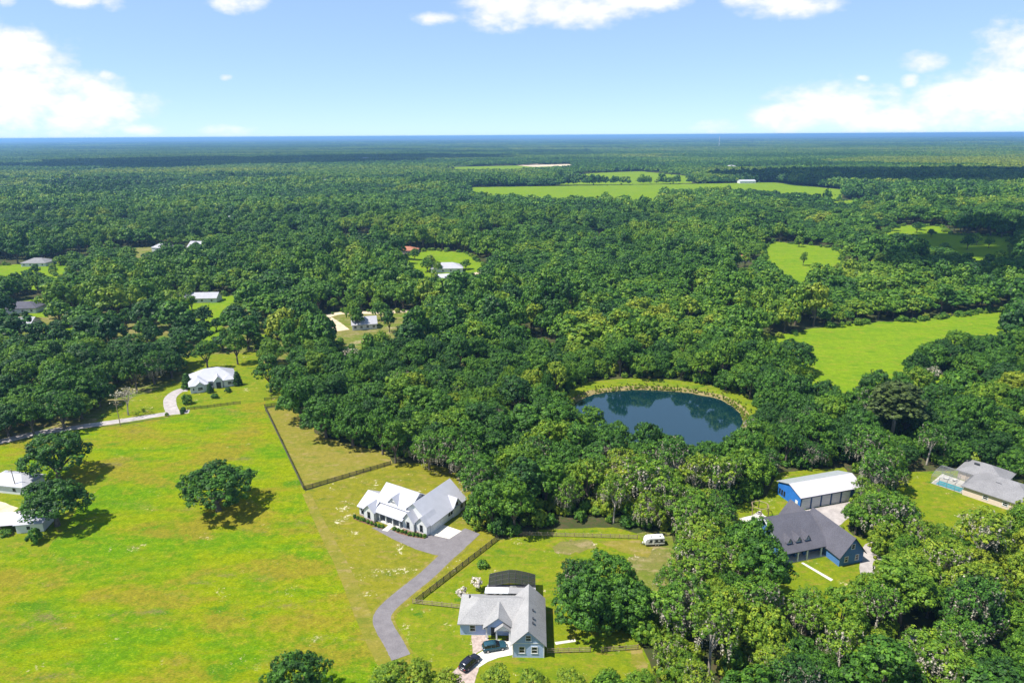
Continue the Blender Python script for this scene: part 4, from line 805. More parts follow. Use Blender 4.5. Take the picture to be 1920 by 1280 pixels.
# sheds at the left edge
s_ = empty('metal_shed', (-131.2, 158.4, 0), R(9), 'white shed with bright metal roof and open bay at the left edge', 'shed')
gable(s_, 0, 6.6, 0, 7.4, 2.6, 3.4, 'x', 'white_wall', 'white_metal', .4); window(s_, 3.0, 0, 1.5, .8, .9, '-y', trim='dark_trim'); MB().slab([(-8, .6, 2.4), (-.1, .6, 2.4), (-.1, 6.8, 3.0), (-8, 6.8, 3.0)], .1).build('bay_roof', 'barn_roof', s_)
for x in (-7.7, -4.0): column(s_, x, .8, 0, 2.3, .15, 'wood'); column(s_, x, 6.5, 0, 2.8, .15, 'wood')
MB().box(-8, -.1, 6.7, 6.8, 0, 2.8).build('back_wall', 'tan_wall', s_)
s_ = empty('metal_shed', (-156.5, 181.3, 0), R(-11), 'far white shed with bright hip roof at the left edge behind the dark oaks', 'shed'); hip(s_, 0, 13.6, 0, 7.5, 2.8, 4.6, 'white_wall', 'white_metal', .5)
window(s_, 10.5, 0, 1.5, 1.0, 1.0, '-y', trim='dark_trim')

# small houses in the middle distance
def far_house(at, w, d, ze, zr, rz, wall, roof, label, hipped=True, nwin=4):
    o = empty('distant_house', (at[0], at[1], 0), rz, label, 'house')
    (hip if hipped else gable)(o, *((-w / 2, w / 2, 0, d, ze, zr, wall, roof) if hipped else (-w / 2, w / 2, 0, d, ze, zr, 'x', wall, roof)))
    for k in range(nwin): window(o, -w / 2 + w * (k + .5) / nwin, 0, 1.6, 1.5, 1.5, '-y', trim='trim')
    return o
M['light_roof'] = shingle('light_roof', (.36, .355, .38), .15)
far_house((-49.40,514.80), 24, 15, 3.2, 6.6, .05, 'white_wall', 'light_roof', 'house with light grey hip roof in the clearing at picture middle')
far_house((-42.31,473.42), 22, 12, 3.2, 6.0, .2, 'white_wall', 'white_metal', 'long house with bright white roof half hidden below the light grey hip roof', False)
far_house((-95.57,602.46), 22, 13, 3.0, 5.8, -.1, 'tan_wall', 'terracotta', 'house with red-brown roof at the top of the middle clearing')
far_house((-79.53,355.30), 13, 10, 3.0, 6.0, .25, 'white_wall', 'light_roof', 'house with grey roof beside the sandy drive beyond the wood', False)
far_house((-389.34,550.72), 20, 14, 3.0, 6.2, .0, 'white_wall', 'tan_shingle', 'house with grey hip roof on the lawn at the far left')
far_house((-294.25,395.29), 20, 12, 3.2, 6.2, .1, 'white_wall', 'slate_shingle', 'house with dark roof among the grove trees at the left edge')
far_house((-271.14,359.70), 16, 10, 3.2, 5.6, .1, 'white_wall', 'light_roof', 'white-walled house under trees at the left edge of the grove', False)
far_house((-198.43,419.84), 24, 10, 3.0, 5.6, .05, 'white_wall', 'light_roof', 'long low house with grey roof between the tree rows on the left', False)
far_house((187.86,549.98), 12, 9, 3.0, 5.4, .1, 'tan_wall', 'terracotta', 'small house with pinkish roof left of the round trees by the east meadow')
far_house((499.72,1475.10), 34, 16, 4.5, 7.0, .05, 'white_wall', 'white_metal', 'white farm building at the far edge of the far field', False)
for k, (q, w, lb) in enumerate([((-320.30,619.70), 18, 'pale roofs at the far left wood, right of the grey hip roof'), ((-286.03,621.37), 22, 'white roof among trees right of the pale roofs'), ((-336.00,822.85), 20, 'white roof deep in the left wood'), ((-1180.16,1688.37), 46, 'white roof in the distant wood at the left edge'), ((-1278.26,2180.65), 40, 'white roof in the distant wood, upper left'), ((-391.36,1540.39), 44, 'long white roof in the distant wood left of the far field'), ((-645.85,3193.37), 60, 'white building far off before the dark forest band'), ((-11640.44,18933.49), 160, 'white speck of a building near the horizon on the left'), ((674.25,2131.46), 40, 'white roof beyond the far field')]):
    far_house(q, w, w * .6, 4, 7.5 + k % 3, .1 * k - .3, 'white_wall', 'light_roof', lb, k % 2 == 0, 2); NOTREE['far_roof_%d' % k] = [(q[0] - w * .7, q[1] - w * 1.7), (q[0] + w * .7, q[1] - w * 1.7), (q[0] + w * .7, q[1] + w * .8), (q[0] - w * .7, q[1] + w * .8)]
for k, (q, w) in enumerate([((-79.53,355.30), 12), ((-294.25,395.29), 16), ((-271.14,359.70), 14), ((-198.43,419.84), 16), ((187.86,549.98), 11), ((-389.34,550.72), 13), ((-95.57,602.46), 14), ((-42.31,473.42), 14)]): NOTREE['roof_%d' % k] = [(q[0] - w, q[1] - 16), (q[0] + w, q[1] - 16), (q[0] + w, q[1] + 14), (q[0] - w, q[1] + 14)]
o = empty('radio_mast', (*(1668.41,5685.29), 0), 0, 'thin white radio mast rising above the forest near the horizon', 'mast')
for g_ in range(3): MB().bar((3 * math.cos(g_ * 2.094), 3 * math.sin(g_ * 2.094), 0), (.8 * math.cos(g_ * 2.094), .8 * math.sin(g_ * 2.094), 85), .7).build('leg', 'trim', o)
for z in range(8, 85, 11): s = 3 - 2.2 * z / 85; b = MB(); [b.bar((s * math.cos(k * 2.094), s * math.sin(k * 2.094), z), (s * math.cos(k * 2.094 + 2.094), s * math.sin(k * 2.094 + 2.094), z), .35) for k in range(3)]; b.build('brace', 'trim', o)

# ------------------------------------------------------------------ vehicles
M['paint_teal'] = plain('teal_paint', (.022, .075, .105), .25, .05, 1, .6, .2); M['paint_navy'] = plain('dark_paint', (.016, .018, .032), .22, .05, 1, .6, .2); M['paint_white'] = plain('white_paint', (.70, .70, .70), .35, .04, 1, .5)
M['rubber'] = plain('rubber', (.02, .02, .02), .85); M['lamp_red'] = plain('tail_lamp', (.35, .02, .02), .3); M['lamp_clear'] = plain('head_lamp', (.75, .75, .72), .2)
def loft(st):
    """sections along x: (x, [(y, z), ...] half outline), mirrored"""
    b = MB(); n = None
    for x, half in st:
        pts = [(x, y, z) for y, z in half] + [(x, -y, z) for y, z in reversed(half)]; n = len(pts); b.v += pts
    for i in range(len(st) - 1):
        for k in range(n): b.f.append((i * n + k, i * n + (k + 1) % n, (i + 1) * n + (k + 1) % n, (i + 1) * n + k))
    b.f.append(tuple(range(n - 1, -1, -1))); b.f.append(tuple(range((len(st) - 1) * n, len(st) * n))); return b
def suv(at, rz, paint, label, Ln=4.8):
    o = empty('parked_car', at, rz, label, 'car', None); s = Ln / 4.8
    body = loft([(x * s, [(w, .38), (w + .03, .70), (w, zt - .06), (w - .10, zt)]) for x, w, zt in ((-2.4, .80, .95), (-2.3, .90, 1.06), (-1.9, .93, 1.08), (-.2, .94, 1.06), (.75, .94, 1.04), (.95, .93, 1.02), (1.9, .90, .93), (2.25, .84, .84), (2.4, .70, .72))]); body.build('body', paint, o, True)
    cab = loft([(x * s, [(w0, 1.0), (w1, z)]) for x, w0, w1, z in ((-2.28, .86, .74, 1.05), (-1.98, .88, .74, 1.62), (-.4, .90, .76, 1.68), (.25, .90, .76, 1.64), (1.02, .88, .78, 1.06))]); cab.build('cabin_glass', 'glass', o)
    loft([(x * s, [(w, z), (w - .06, z + .05)]) for x, w, z in ((-2.06, .74, 1.60), (-1.6, .77, 1.665), (-.4, .78, 1.685), (.28, .76, 1.63))]).build('roof_panel', paint, o, True)
    for sd_ in (-1, 1):
        MB().bar((-1.9 * s, sd_ * .62, 1.75), (.1 * s, sd_ * .62, 1.76), .025).build('roof_rail', 'dark_trim', o)
        for xx_ in (-.75, .05): MB().box(xx_ * s - .04, xx_ * s + .04, sd_ * .83 - .05, sd_ * .83 + .05, 1.0, 1.62).build('pillar', paint, o)
        MB().box(.85 * s, 1.0 * s, min(sd_ * .95, sd_ * 1.12), max(sd_ * .95, sd_ * 1.12), 1.05, 1.2).build('mirror', paint, o)
        MB().box(2.22 * s, 2.36 * s, sd_ * .66 - .16, sd_ * .66 + .16, .68, .80).build('headlight', 'lamp_clear', o); MB().box(-2.42 * s, -2.34 * s, sd_ * .74 - .1, sd_ * .74 + .1, .78, 1.0).build('tail_light', 'lamp_red', o)
        for xw in (-1.45, 1.45):
            wv = MB().tube([(xw * s, sd_ * .74, .36), (xw * s, sd_ * .97, .36)], .36, 14).build('wheel', 'rubber', o); MB().tube([(xw * s, sd_ * .965, .36), (xw * s, sd_ * .985, .36)], .22, 10).build('rim', 'rim', wv)
    MB().box(-2.43 * s, -2.36 * s, -.2, .2, .62, .74).build('number_plate', 'trim', o); return o
suv((*(-3.97,115.03), .06), R(13), 'paint_teal', 'teal estate car parked on the concrete drive at the pale blue house door', 5.0)
suv((*(-8.72,110.68), .06), R(52), 'paint_navy', 'dark navy car on the paver drive, the nearer of the two parked cars', 4.9)
suv((*(-126.50,334.34), .04), R(-15), 'paint_white', 'white car under the trees right of the white hip-roofed house', 4.9)
# camper trailer
cp = empty('camper_trailer', (*(35.87,151.75), .05), R(4), 'white camper trailer with rounded nose parked at the edge of the wood', 'trailer'); cp.scale = (.86, .86, .86)
prof = [(-2.9, .62), (-3.0, 1.1), (-2.85, 1.9), (-2.45, 2.45), (-1.8, 2.68), (2.6, 2.75), (2.85, 2.6), (2.9, .62)]
MB().extr([(x, -1.15, z) for x, z in prof], (0, 2.3, 0)).build('body', 'paint_white', cp, bevel=.06)
MB().box(-2.0, 2.86, -1.175, -1.155, 1.25, 1.55).build('stripe', 'dark_trim', cp); MB().box(-1.5, 2.86, -1.175, -1.155, 2.15, 2.32).build('stripe', 'dark_trim', cp); MB().box(-2.6, 2.86, -1.18, -1.157, .62, .85).build('skirt', 'rim', cp)
for x in (-1.2, .4, 1.9): MB().box(x - .4, x + .4, -1.20, -1.178, 1.6, 2.1).build('window', 'glass', cp)
MB().box(-.85, -.25, -1.19, -1.16, .7, 2.2).build('door', 'fabric', cp)
for x, w in ((-.9, .22), (1.7, .3)): MB().box(x - w, x + w, -.5, -.1, 2.68, 2.84).build('roof_vent', 'dark_trim', cp)
MB().box(.3, 1.1, -.35, .35, 2.7, 2.95).build('air_conditioner', 'fabric', cp)
for sd_ in (-1, 1):
    for xw in (.2, 1.05): wv = MB().tube([(xw, sd_ * 1.0, .36), (xw, sd_ * 1.17, .36)], .36, 12).build('wheel', 'rubber', cp); MB().tube([(xw, sd_ * 1.165, .36), (xw, sd_ * 1.185, .36)], .2, 8).build('rim', 'rim', wv)
MB().bar((-2.9, -.5, .55), (-4.1, 0, .55), .06).bar((-2.9, .5, .55), (-4.1, 0, .55), .06).build('tow_bar', 'dark_trim', cp); MB().box(-3.5, -3.2, -.2, .2, .6, 1.0).build('gas_box', 'trim', cp); MB().tube([(-3.95, 0, 0), (-3.95, 0, .7)], .05, 6).build('jack', 'rim', cp)

# ------------------------------------------------------------------ fences
def fence(a, b, label, mat, rails=(.35, .75, 1.15), post_h=1.35, bay=2.4, rw=.14, pw=.13, group='board fences'):
    a, b = Vector(a), Vector(b); L_ = (b - a).length; n = max(1, round(L_ / bay)); s = L_ / n; d = (b - a) / n
    o = empty('fence', (a.x, a.y, 0), math.atan2(d.y, d.x), label, 'fence', group)
    pm = MB().box(-pw / 2, pw / 2, -pw / 2, pw / 2, -.2, post_h).mesh('post', mat); rm = MB().box(.0, s - .01, -pw / 2 - .045, -pw / 2 - .002, -rw / 2, rw / 2).mesh('rail', mat)
    for k in range(n + 1):
        p = link(bpy.data.objects.new('post', pm), o); p.location = (k * s, 0, 0)
        if k < n:
            for z in rails: r = link(bpy.data.objects.new('rail', rm), o); r.location = (k * s, 0, z + rnd.uniform(-.02, .02))
    return o
fence((-95.34,244.67), (-61.85,180.92), 'dark board fence between the bright pasture and the dry paddock', 'fence_dark', (.25, .6, .95, 1.3), 1.45, 2.4, .2)
fence((-61.53,180.92), (-38.76,196.69), 'dark board fence along the near end of the dry paddock', 'fence_dark', (.25, .6, .95, 1.3), 1.45, 2.4, .2)
fence((-21.85,129.46), (-4.18,154.11), 'dark board fence beside the asphalt driveway', 'fence_dark', (.25, .6, .95, 1.3), 1.45, 2.4, .2)
fence((-22.55,129.28), (-11.45,127.38), 'weathered rail fence left of the pale blue house', 'wood')
fence((6.71,113.74), (15.45,113.97), 'weathered rail fence right of the pale blue house garage', 'wood')
fence((17.72,113.95), (25.17,114.63), 'short weathered rail fence by the sandy patch at bottom', 'wood')
fence((-0.32,156.28), (32.09,154.20), 'weathered rail fence across the back of the pale blue house yard', 'wood')
fence((-124.39,243.01), (-106.52,249.23), 'short dark fence before the white hip-roofed house', 'fence_dark', (.3, .7, 1.1), 1.35, 2.4, .18)
fence((-95.92,245.76), (-86.31,249.45), 'dark fence at the far end of the dry paddock', 'fence_dark', (.3, .7, 1.1), 1.35, 2.4, .18)
fence((-98.23,252.46), (-88.24,255.74), 'dark fence beyond the paddock, the farther of two short ones', 'fence_dark', (.3, .7, 1.1), 1.35, 2.4, .18)
for k, (q, lb, hgt) in enumerate([((-142.32,228.72), 'leaning wooden utility pole beside the gravel lane', 9), ((-145.83,179.77), 'slim wooden pole behind the left-edge shed', 8), ((77.26,107.73), 'pale bare pole standing by the shaded lane, bottom right', 7.5)]):
    o = empty('utility_pole', (*q, 0), .2 * k, lb, 'pole'); MB().tube([(0, 0, -.2), (-.25, 0, hgt)], [.16, .11], 7).build('pole', 'greybark' if k else 'wood', o); MB().box(-1.1, .7, -.06, .06, hgt - .7, hgt - .55).build('crossarm', 'wood', o)
# swing frame and fire pit behind the blue house
o = empty('pergola_frame', (*(67.88,166.27), .06), .3, 'dark hexagonal swing frame on the patio behind the blue house', 'swing frame')
hx = [(2.4 * math.cos(k * 1.047), 2.4 * math.sin(k * 1.047)) for k in range(6)]
for k in range(6): MB().box(hx[k][0] - .08, hx[k][0] + .08, hx[k][1] - .08, hx[k][1] + .08, 0, 2.5).build('post', 'wood', o); MB().bar((*hx[k], 2.55), (*hx[(k + 1) % 6], 2.55), .09).build('beam', 'wood', o)
o = empty('fire_pit', (*(67.78,166.00), .06), 0, 'round stone fire pit inside the swing frame', 'fire pit'); MB().tube([(0, 0, 0), (0, 0, .4)], .6, 12).build('stone_ring', 'lane', o); MB().tube([(0, 0, .4), (0, 0, .43)], .45, 10).build('ash_bed', 'dark_trim', o)
# low shrubs in the farmhouse planting beds
bed = [(-43.45,165.38), (-42.39,164.55), (-41.40,164.00), (-40.42,163.45), (-39.24,162.64), (-38.07,161.83), (-36.92,161.03), (-35.82,160.50), (-34.91,160.23), (-31.46,159.16), (-30.35,158.38), (-29.28,157.86), (-28.22,157.34), (-27.13,156.58), (-26.12,156.32), (-25.11,156.06), (-24.10,155.80), (-23.10,155.54)]
BED = [('planting bed left of the front path', k) for k in range(9)] + [('planting bed right of the front path', k) for k in range(9)]

# the wood itself: dart throwing, spacing grows with distance
spots = [(d['at'][0], d['at'][1], PROTO[d['kind']][0]['R'] * d['s'] * .75) for d in SETS if d['kind'] not in ('shrub', 'blossom', 'conifer')]
grid = {}
for x, y, r in spots: grid.setdefault((int(x // 12), int(y // 12)), []).append((x, y, r))
def throw(n, y0, y1, rad, keep_prob=1.0):
    pts = []
    yy = np.sqrt(rng.random(n) * (y1 * y1 - y0 * y0) + y0 * y0); xx = (rng.random(n) * 2 - 1) * (yy * .80 + 14)
    sz_ = np.array([noise.noise((x * .018, y * .018, 21)) for x, y in zip(xx, yy)])
    if y0 >= 300: sz_ = np.array([stand(x, y, 55, 75, 3)[0] - .5 for x, y in zip(xx, yy)]) * 1.6
    rr = rad * np.clip(.62 + .62 * rng.random(n) + .30 * sz_, .4, 2); ok = free(xx, yy, rr * .55)
    if y0 >= 300:       # lanes and thin places that open the canopy in the middle distance
        ok &= np.array([abs(noise.noise((x * .0065, y * .011, 8))) > .042 and noise.noise((x * .02, y * .03, 31)) > -.42 for x, y in zip(xx, yy)])
    gv = inside(xx, yy, GROVE); rr = np.where(gv, rr * 1.3, rr)
    pd = np.hypot(xx - PC[0], yy - PC[1]) > 12; ok &= pd
    for x, y, r, g_ in zip(xx[ok], yy[ok], rr[ok], gv[ok]):
        cx, cy_ = int(x // 12), int(y // 12); good = True
        for i in (-1, 0, 1):
            for j in (-1, 0, 1):
                for (a, b, q) in grid.get((cx + i, cy_ + j), ()):
                    if (a - x) ** 2 + (b - y) ** 2 < ((q + r) * (.86 if g_ else .66)) ** 2: good = False; break
                if not good: break
            if not good: break
        if good: grid.setdefault((cx, cy_), []).append((x, y, r)); pts.append((x, y, r))
    return pts
NEAR = throw(26000, 88, 300, 5.2)
MID = throw(60000, 300, 900, 6.3)

# ragged scrub along the rims of the farther clearings, and a few single trees in them
SCRUB = []
for nm, dens_, rim, lone in (('right_meadow', .5, 5, 0), ('lawn_one', .4, 3, 2), ('lawn_two', .4, 3, 3), ('lawn_four', .4, 4, 1), ('lawn_seven', .3, 6, 6), ('lawn_six', .4, 3, 1), ('right_glade', .5, 4, 2), ('east_meadow', .4, 6, 2), ('east_glade', .4, 5, 0), ('far_east_meadow', .25, 9, 14), ('mid_clearing', .45, 5, 5), ('west_lawn', .4, 5, 3), ('mid_west_lawn', .4, 4, 2), ('drive_clearing', .4, 5, 4), ('far_field', .06, 16, 0), ('hill_field', .05, 18, 0), ('grove_yard', .15, 3, 0), ('pool_yard', .5, 2.5, 0), ('blue_yard', .4, 2.0, 0)):
    P_ = np.array(CLEAR[nm]); lo, hi = P_.min(0), P_.max(0); n_ = int(min(14000, (hi - lo).prod() * .25)); x_ = lo[0] + rng.random(n_) * (hi[0] - lo[0]); y_ = lo[1] + rng.random(n_) * (hi[1] - lo[1])
    in_ = inside(x_, y_, CLEAR[nm]); ed = edge_dist(x_, y_, CLEAR[nm]); near_camera = nm in ('pool_yard', 'blue_yard', 'grove_yard')
    pick = in_ & (ed < rim * rng.random(n_)) & (rng.random(n_) < dens_)
    for x, y in zip(x_[pick], y_[pick]): SCRUB.append((x, y, rnd.uniform(.45, .8) if near_camera else rnd.uniform(.8, 2.2)))
    cand = np.nonzero(in_ & (ed > rim))[0]
    for i in list(cand[:lone]): MID.append((x_[i], y_[i], rnd.uniform(3.0, 5.0)))

# ------------------------------------------------------------------ trees: individuals, then the wood as a mass
def stands_in_view(x, y, m=.76):
    return y > 96 and abs(x) < y * m + 6
order = sorted(NEAR, key=lambda p: math.hypot(p[0], p[1], 92))
MARKS = [('the pond', PC), ('the camper trailer', (35.87,151.75)), ('the dark-roofed blue house', (75.69,151.31)), ('the blue barn', (87.21,176.86)), ('the pool house', (134.59,174.75)), ('the white farmhouse', (-26.97,167.95)),
         ('the grey-roofed house', (-2.07,120.66)), ('the white hip-roofed house', (-127.03,271.78)), ('the right meadow', (168.05,310.33)), ('the bottom sandy drive', (54.93,106.83)), ('the shaded lane', (82.67,115.95)), ('the paddock', (-61.79,205.00)),
         ('the bottom right corner', (95.68,106.50)), ('the upper right edge', (179.59,222.85)), ('the left edge of the lane', (-181.97,228.38))]
ORD = ['nearest', 'second', 'third', 'fourth', 'fifth', 'sixth', 'seventh', 'eighth', 'ninth', 'tenth', 'eleventh', 'twelfth'] + ['%dth' % k for k in range(13, 60)]
SIDE = ['right of', 'behind', 'left of', 'in front of']
KINDW = {'oak': 'broad oak', 'tall': 'tall oak', 'mossy': 'moss-hung oak', 'airy': 'thin-trunked tree', 'pine': 'slender pine', 'bare': 'bare grey tree'}
def pick_kind(x, y):
    g = noise.noise((x * .03, y * .03, 12)) + rnd.gauss(0, .25); q = rnd.random()
    if x > 20 and y < 190: return 'mossy' if q < .46 else ('airy' if q < .62 else ('tall' if q < .75 else 'oak'))
    if x > 120 and 190 < y < 270: return 'pine' if q < .12 else ('airy' if q < .3 else 'oak')
    if q > .985: return 'bare'
    return 'mossy' if q < .12 else ('tall' if g > .05 else 'oak')
def put_tree(kind, at, s, sz, rz, tint, label, group=None, cat='tree', variant=None, name=None):
    P = PROTO[kind]; d = P[(variant if variant is not None else rnd.randrange(len(P))) % len(P)]
    o = empty(name or {'pine': 'pine_tree', 'bare': 'bare_tree', 'shrub': 'shrub', 'conifer': 'conifer', 'blossom': 'flowering_tree'}.get(kind, 'oak_tree'), (at[0], at[1], 0), rz, label, cat, group); o.scale = (s * rnd.uniform(.88, 1.12), s * rnd.uniform(.88, 1.12), sz)
    for nm in ('trunk', 'crown', 'moss'):
        if nm in d:
            c = link(bpy.data.objects.new('twigs' if (kind == 'bare' and nm == 'crown') else nm, d[nm]), o); c['tint'] = float(tint)
            if nm == 'moss' or (kind == 'bare' and nm == 'crown'): c['kind'] = 'stuff'
    return o
for d in SETS:
    put_tree(d['kind'], d['at'], d['s'], d['sz'], d['rz'], d['tint'], d['label'], d['group'], 'shrub' if d['kind'] == 'shrub' else d['cat'], d['variant'])
n_ind = 0; REST = []; IND = []
LIMIT = 300 - sum(1 for d in SETS if d['kind'] in ('oak', 'tall', 'mossy', 'airy'))
for (x, y, r) in order:
    if n_ind < LIMIT and stands_in_view(x, y) and not (y < 112 and abs(x) < 20): IND.append((x, y, r)); n_ind += 1
    else: REST.append((x, y, r))
count = {}
for (x, y, r) in IND:
    best = min(MARKS, key=lambda m: math.hypot(m[1][0] - x, m[1][1] - y)); dx, dy = x - best[1][0], y - best[1][1]
    side = SIDE[int(((math.degrees(math.atan2(dy, dx)) + 405) % 360) // 90)]
    kind = pick_kind(x, y); tint = tint_at(x, y); tw = 'dark green' if tint < .3 else ('mid green' if tint < .55 else 'yellow-green')
    IND[IND.index((x, y, r))] = (x, y, r, best, side, kind, tint, tw, math.hypot(dx, dy))
for (x, y, r, best, side, kind, tint, tw, dd) in sorted(IND, key=lambda q: q[8]):
    key = (best[0], side, kind, tw if kind != 'bare' else ''); k = count.get(key, 0); count[key] = k + 1
    lab = ('%s %s %s %s, %s one' % (tw, KINDW[kind], side, best[0], ORD[k])) if kind != 'bare' else '%s %s %s, %s one' % (KINDW[kind], side, best[0], ORD[k])
    s = r / (PROTO[kind][0]['R'] * .86) * rnd.uniform(.95, 1.12)
    if kind == 'oak': s *= .98
    sz = min(1.35, max(.75, s * rnd.uniform(.9, 1.15) * (1.0 if kind != 'oak' else 1.08))); sz *= .92
    if math.hypot(x - PC[0], y - PC[1]) < 60 and y > PC[1] + 8: sz = max(sz, 1.0) * 1.22
    put_tree(kind, (x, y), s, sz, rnd.random() * 6.28, tint, lab, 'trees of the wood around the houses')

# lighter copies for the mass of the wood
def far_crown(Rr, base, top, n, clump, per, leaf): L = oak_lobes(Rr, base, top, n); return L, crown_mesh('crown', L, clump, per, leaf, -.2)
def hidden_object(name, me): return bpy.data.objects.new(name, me)
def coll(name, meshes):
    c = bpy.data.collections.new(name)
    for i, m in enumerate(meshes): c.objects.link(hidden_object('%s_%02d' % (name, i), m))
    return c
def joined(name, crown, trunk):
    bm = bmesh.new(); bm.from_mesh(trunk); bm.faces.ensure_lookup_table(); nt = len(bm.faces); bm.from_mesh(crown)
    for i, f in enumerate(bm.faces): f.material_index = 0 if i < nt else 1
    me = bpy.data.meshes.new(name); bm.to_mesh(me); bm.free(); me.materials.append(M['bark']); me.materials.append(M['leaf']); return me
NEARC = coll('wood_tree', [joined('tree', d['crown'], d['trunk']) for d in PROTO['oak'] + PROTO['tall']])
mids = []
for k in range(8):
    L, c = far_crown(5.8 if k < 5 else 4.8, 2.4, 10.5 if k < 5 else 12.5, 8, .85, 12, .62); mids.append(joined('tree', c, trunk_mesh('trunk', L, 3, .4, n=5)))
MIDC = coll('mid_tree', mids)
fars = []
for k in range(8):
    L, c = far_crown(5.6, 1.5, 10.5, 6, 1.4, 6, 1.4); fars.append(c)
FARC = coll('far_tree', fars)
patches = []
for k in range(6):              # blocks of far-off forest, about 20 trees each
    LL = []
    for q in range(26):
        x, y = (rng.random(2) - .5) * 56; z = rng.random() * 3.5
        for l in oak_lobes(5.0, 1 + z, 9 + z * 1.6, 2): LL.append((l[0] + x, l[1] + y, l[2], l[3] * 1.1))
    LL = np.array(LL); n = len(LL) * 16; i = rng.integers(0, len(LL), n); d = sph(n); d[:, 2] = np.abs(d[:, 2]) - .25 * rng.random(n)
    patches.append(quadmesh('patch', LL[i, :3] + d * LL[i, 3:4], d + .4 * rng.normal(size=d.shape) + np.array([0, 0, .3]), 2.4 * (.6 + .8 * rng.random(n)), np.clip(.5 + .22 * rng.normal(size=len(LL))[i] + .1 * rng.normal(size=n), 0, 1), 'leaf'))
PATC = coll('forest_patch', patches)

def scatter(name, pts, collection, ncol, label, cat):
    """one object: copies of a collection's trees set on points by geometry nodes"""
    n = len(pts); a = np.array(pts, dtype=np.float32)          # x, y, z, scale, z scale, tint
    me = bpy.data.meshes.new(name); me.vertices.add(n); me.vertices.foreach_set('co', np.ascontiguousarray(a[:, :3]).reshape(-1))
    for nm, typ, val in (('scl', 'FLOAT_VECTOR', np.stack([a[:, 3] * (.85 + .3 * rng.random(n)), a[:, 3] * (.85 + .3 * rng.random(n)), a[:, 4]], 1).reshape(-1).astype(np.float32)), ('rot', 'FLOAT_VECTOR', np.stack([np.zeros(n), np.zeros(n), rng.random(n) * 6.283], 1).reshape(-1).astype(np.float32))):
        at = me.attributes.new(nm, typ, 'POINT'); at.data.foreach_set('vector', np.ascontiguousarray(val))
    at = me.attributes.new('tint', 'FLOAT', 'POINT'); at.data.foreach_set('value', np.ascontiguousarray(a[:, 5]))
    at = me.attributes.new('pick', 'INT', 'POINT'); at.data.foreach_set('value', rng.integers(0, ncol, n).astype(np.int32))
    o = link(bpy.data.objects.new(name, me)); tag(o, label, cat, None, 'stuff')
    ng = bpy.data.node_groups.new(name, 'GeometryNodeTree'); ng.interface.new_socket('Geometry', in_out='INPUT', socket_type='NodeSocketGeometry'); ng.interface.new_socket('Geometry', in_out='OUTPUT', socket_type='NodeSocketGeometry')
    N = ng.nodes.new; gi, go, ip, ci = N('NodeGroupInput'), N('NodeGroupOutput'), N('GeometryNodeInstanceOnPoints'), N('GeometryNodeCollectionInfo')
    ci.inputs['Collection'].default_value = collection; ci.inputs['Separate Children'].default_value = True; ci.inputs['Reset Children'].default_value = True
    def attr(nm, typ):
        x = N('GeometryNodeInputNamedAttribute'); x.data_type = typ; x.inputs['Name'].default_value = nm; return [q for q in x.outputs if q.enabled and q.name == 'Attribute'][0]
    l = ng.links.new; l(gi.outputs[0], ip.inputs['Points']); l(ci.outputs[0], ip.inputs['Instance']); ip.inputs['Pick Instance'].default_value = True
    l(attr('pick', 'INT'), ip.inputs['Instance Index']); l(attr('rot', 'FLOAT_VECTOR'), ip.inputs['Rotation']); l(attr('scl', 'FLOAT_VECTOR'), ip.inputs['Scale']); l(ip.outputs[0], go.inputs[0])
    md = o.modifiers.new('scatter', 'NODES'); md.node_group = ng; return o
def rows(P, zj=(.85, 1.15), Rr=5.6):
    out = []
    for (x, y, r) in P:
        s = r / (Rr * .86); q1, q2, q3 = stand(x, y, 55, 75, 3) if y < 900 else stand(x, y, 120, 150, 7)
        hh = (.72 + .62 * q2) if y >= 300 else 1.0; tt = tint_at(x, y) + ((q3 - .5) * .50 if y >= 300 else 0.0)
        out.append((x, y, 0, s, min(1.4, max(.7, s)) * hh * rnd.uniform(*zj), min(1.0, max(0.0, tt))))
    return out
scatter('woodland', rows(REST), NEARC, 10, 'unbroken green oak wood filling the ground between clearings', 'woodland')
scatter('middle_distance_woodland', rows(MID), MIDC, 8, 'oak wood of the middle distance reaching to the far fields', 'woodland')
nf = 34000; yy = np.sqrt(rng.random(nf) * (1700 ** 2 - 900 ** 2) + 900 ** 2); xx = (rng.random(nf) * 2 - 1) * yy * .8; rr = 4.5 + 2.5 * rng.random(nf)
ok = free(xx, yy, rr * .6); scatter('far_woodland', rows(list(zip(xx[ok], yy[ok], rr[ok])), (.8, 1.3)), FARC, 8, 'far oak wood before and around the far fields', 'woodland')
npch = 30000; yy = 1650 * (9.0 ** rng.random(npch)); w_ok = rng.random(npch) < np.clip((yy / 4500) ** 0.6 + .22, 0, 1)
xx = (rng.random(npch) * 2 - 1) * yy * .82; ss = np.clip(yy / 4200, 1.0, 2.6) * (.8 + .4 * rng.random(npch)); ok = free(xx, yy, 24 * ss) & w_ok
def far_stand(x, y): q = stand(x, y, 700, 420, 9); return (q[1] - .35) * .9, (q[2] - .5) * .75
pts = [(x, y, rnd.uniform(-1.5, 1.0) + 4 * far_stand(x, y)[0], s, rnd.uniform(.6, .95) * (1 + .18 * noise.noise((x * .002, y * .004, 3))), max(0, min(1, far_stand(x, y)[1] + .40 + .30 * noise.noise((x * .0016, y * .0030, 2)) + .12 * noise.noise((x * .01, y * .01, 5)) + (.22 if x > 500 and y < 5000 else 0)))) for x, y, s in zip(xx[ok], yy[ok], ss[ok])]
scatter('distant_forest', pts, PATC, 6, 'flat blue-green forest stretching to the horizon', 'forest')
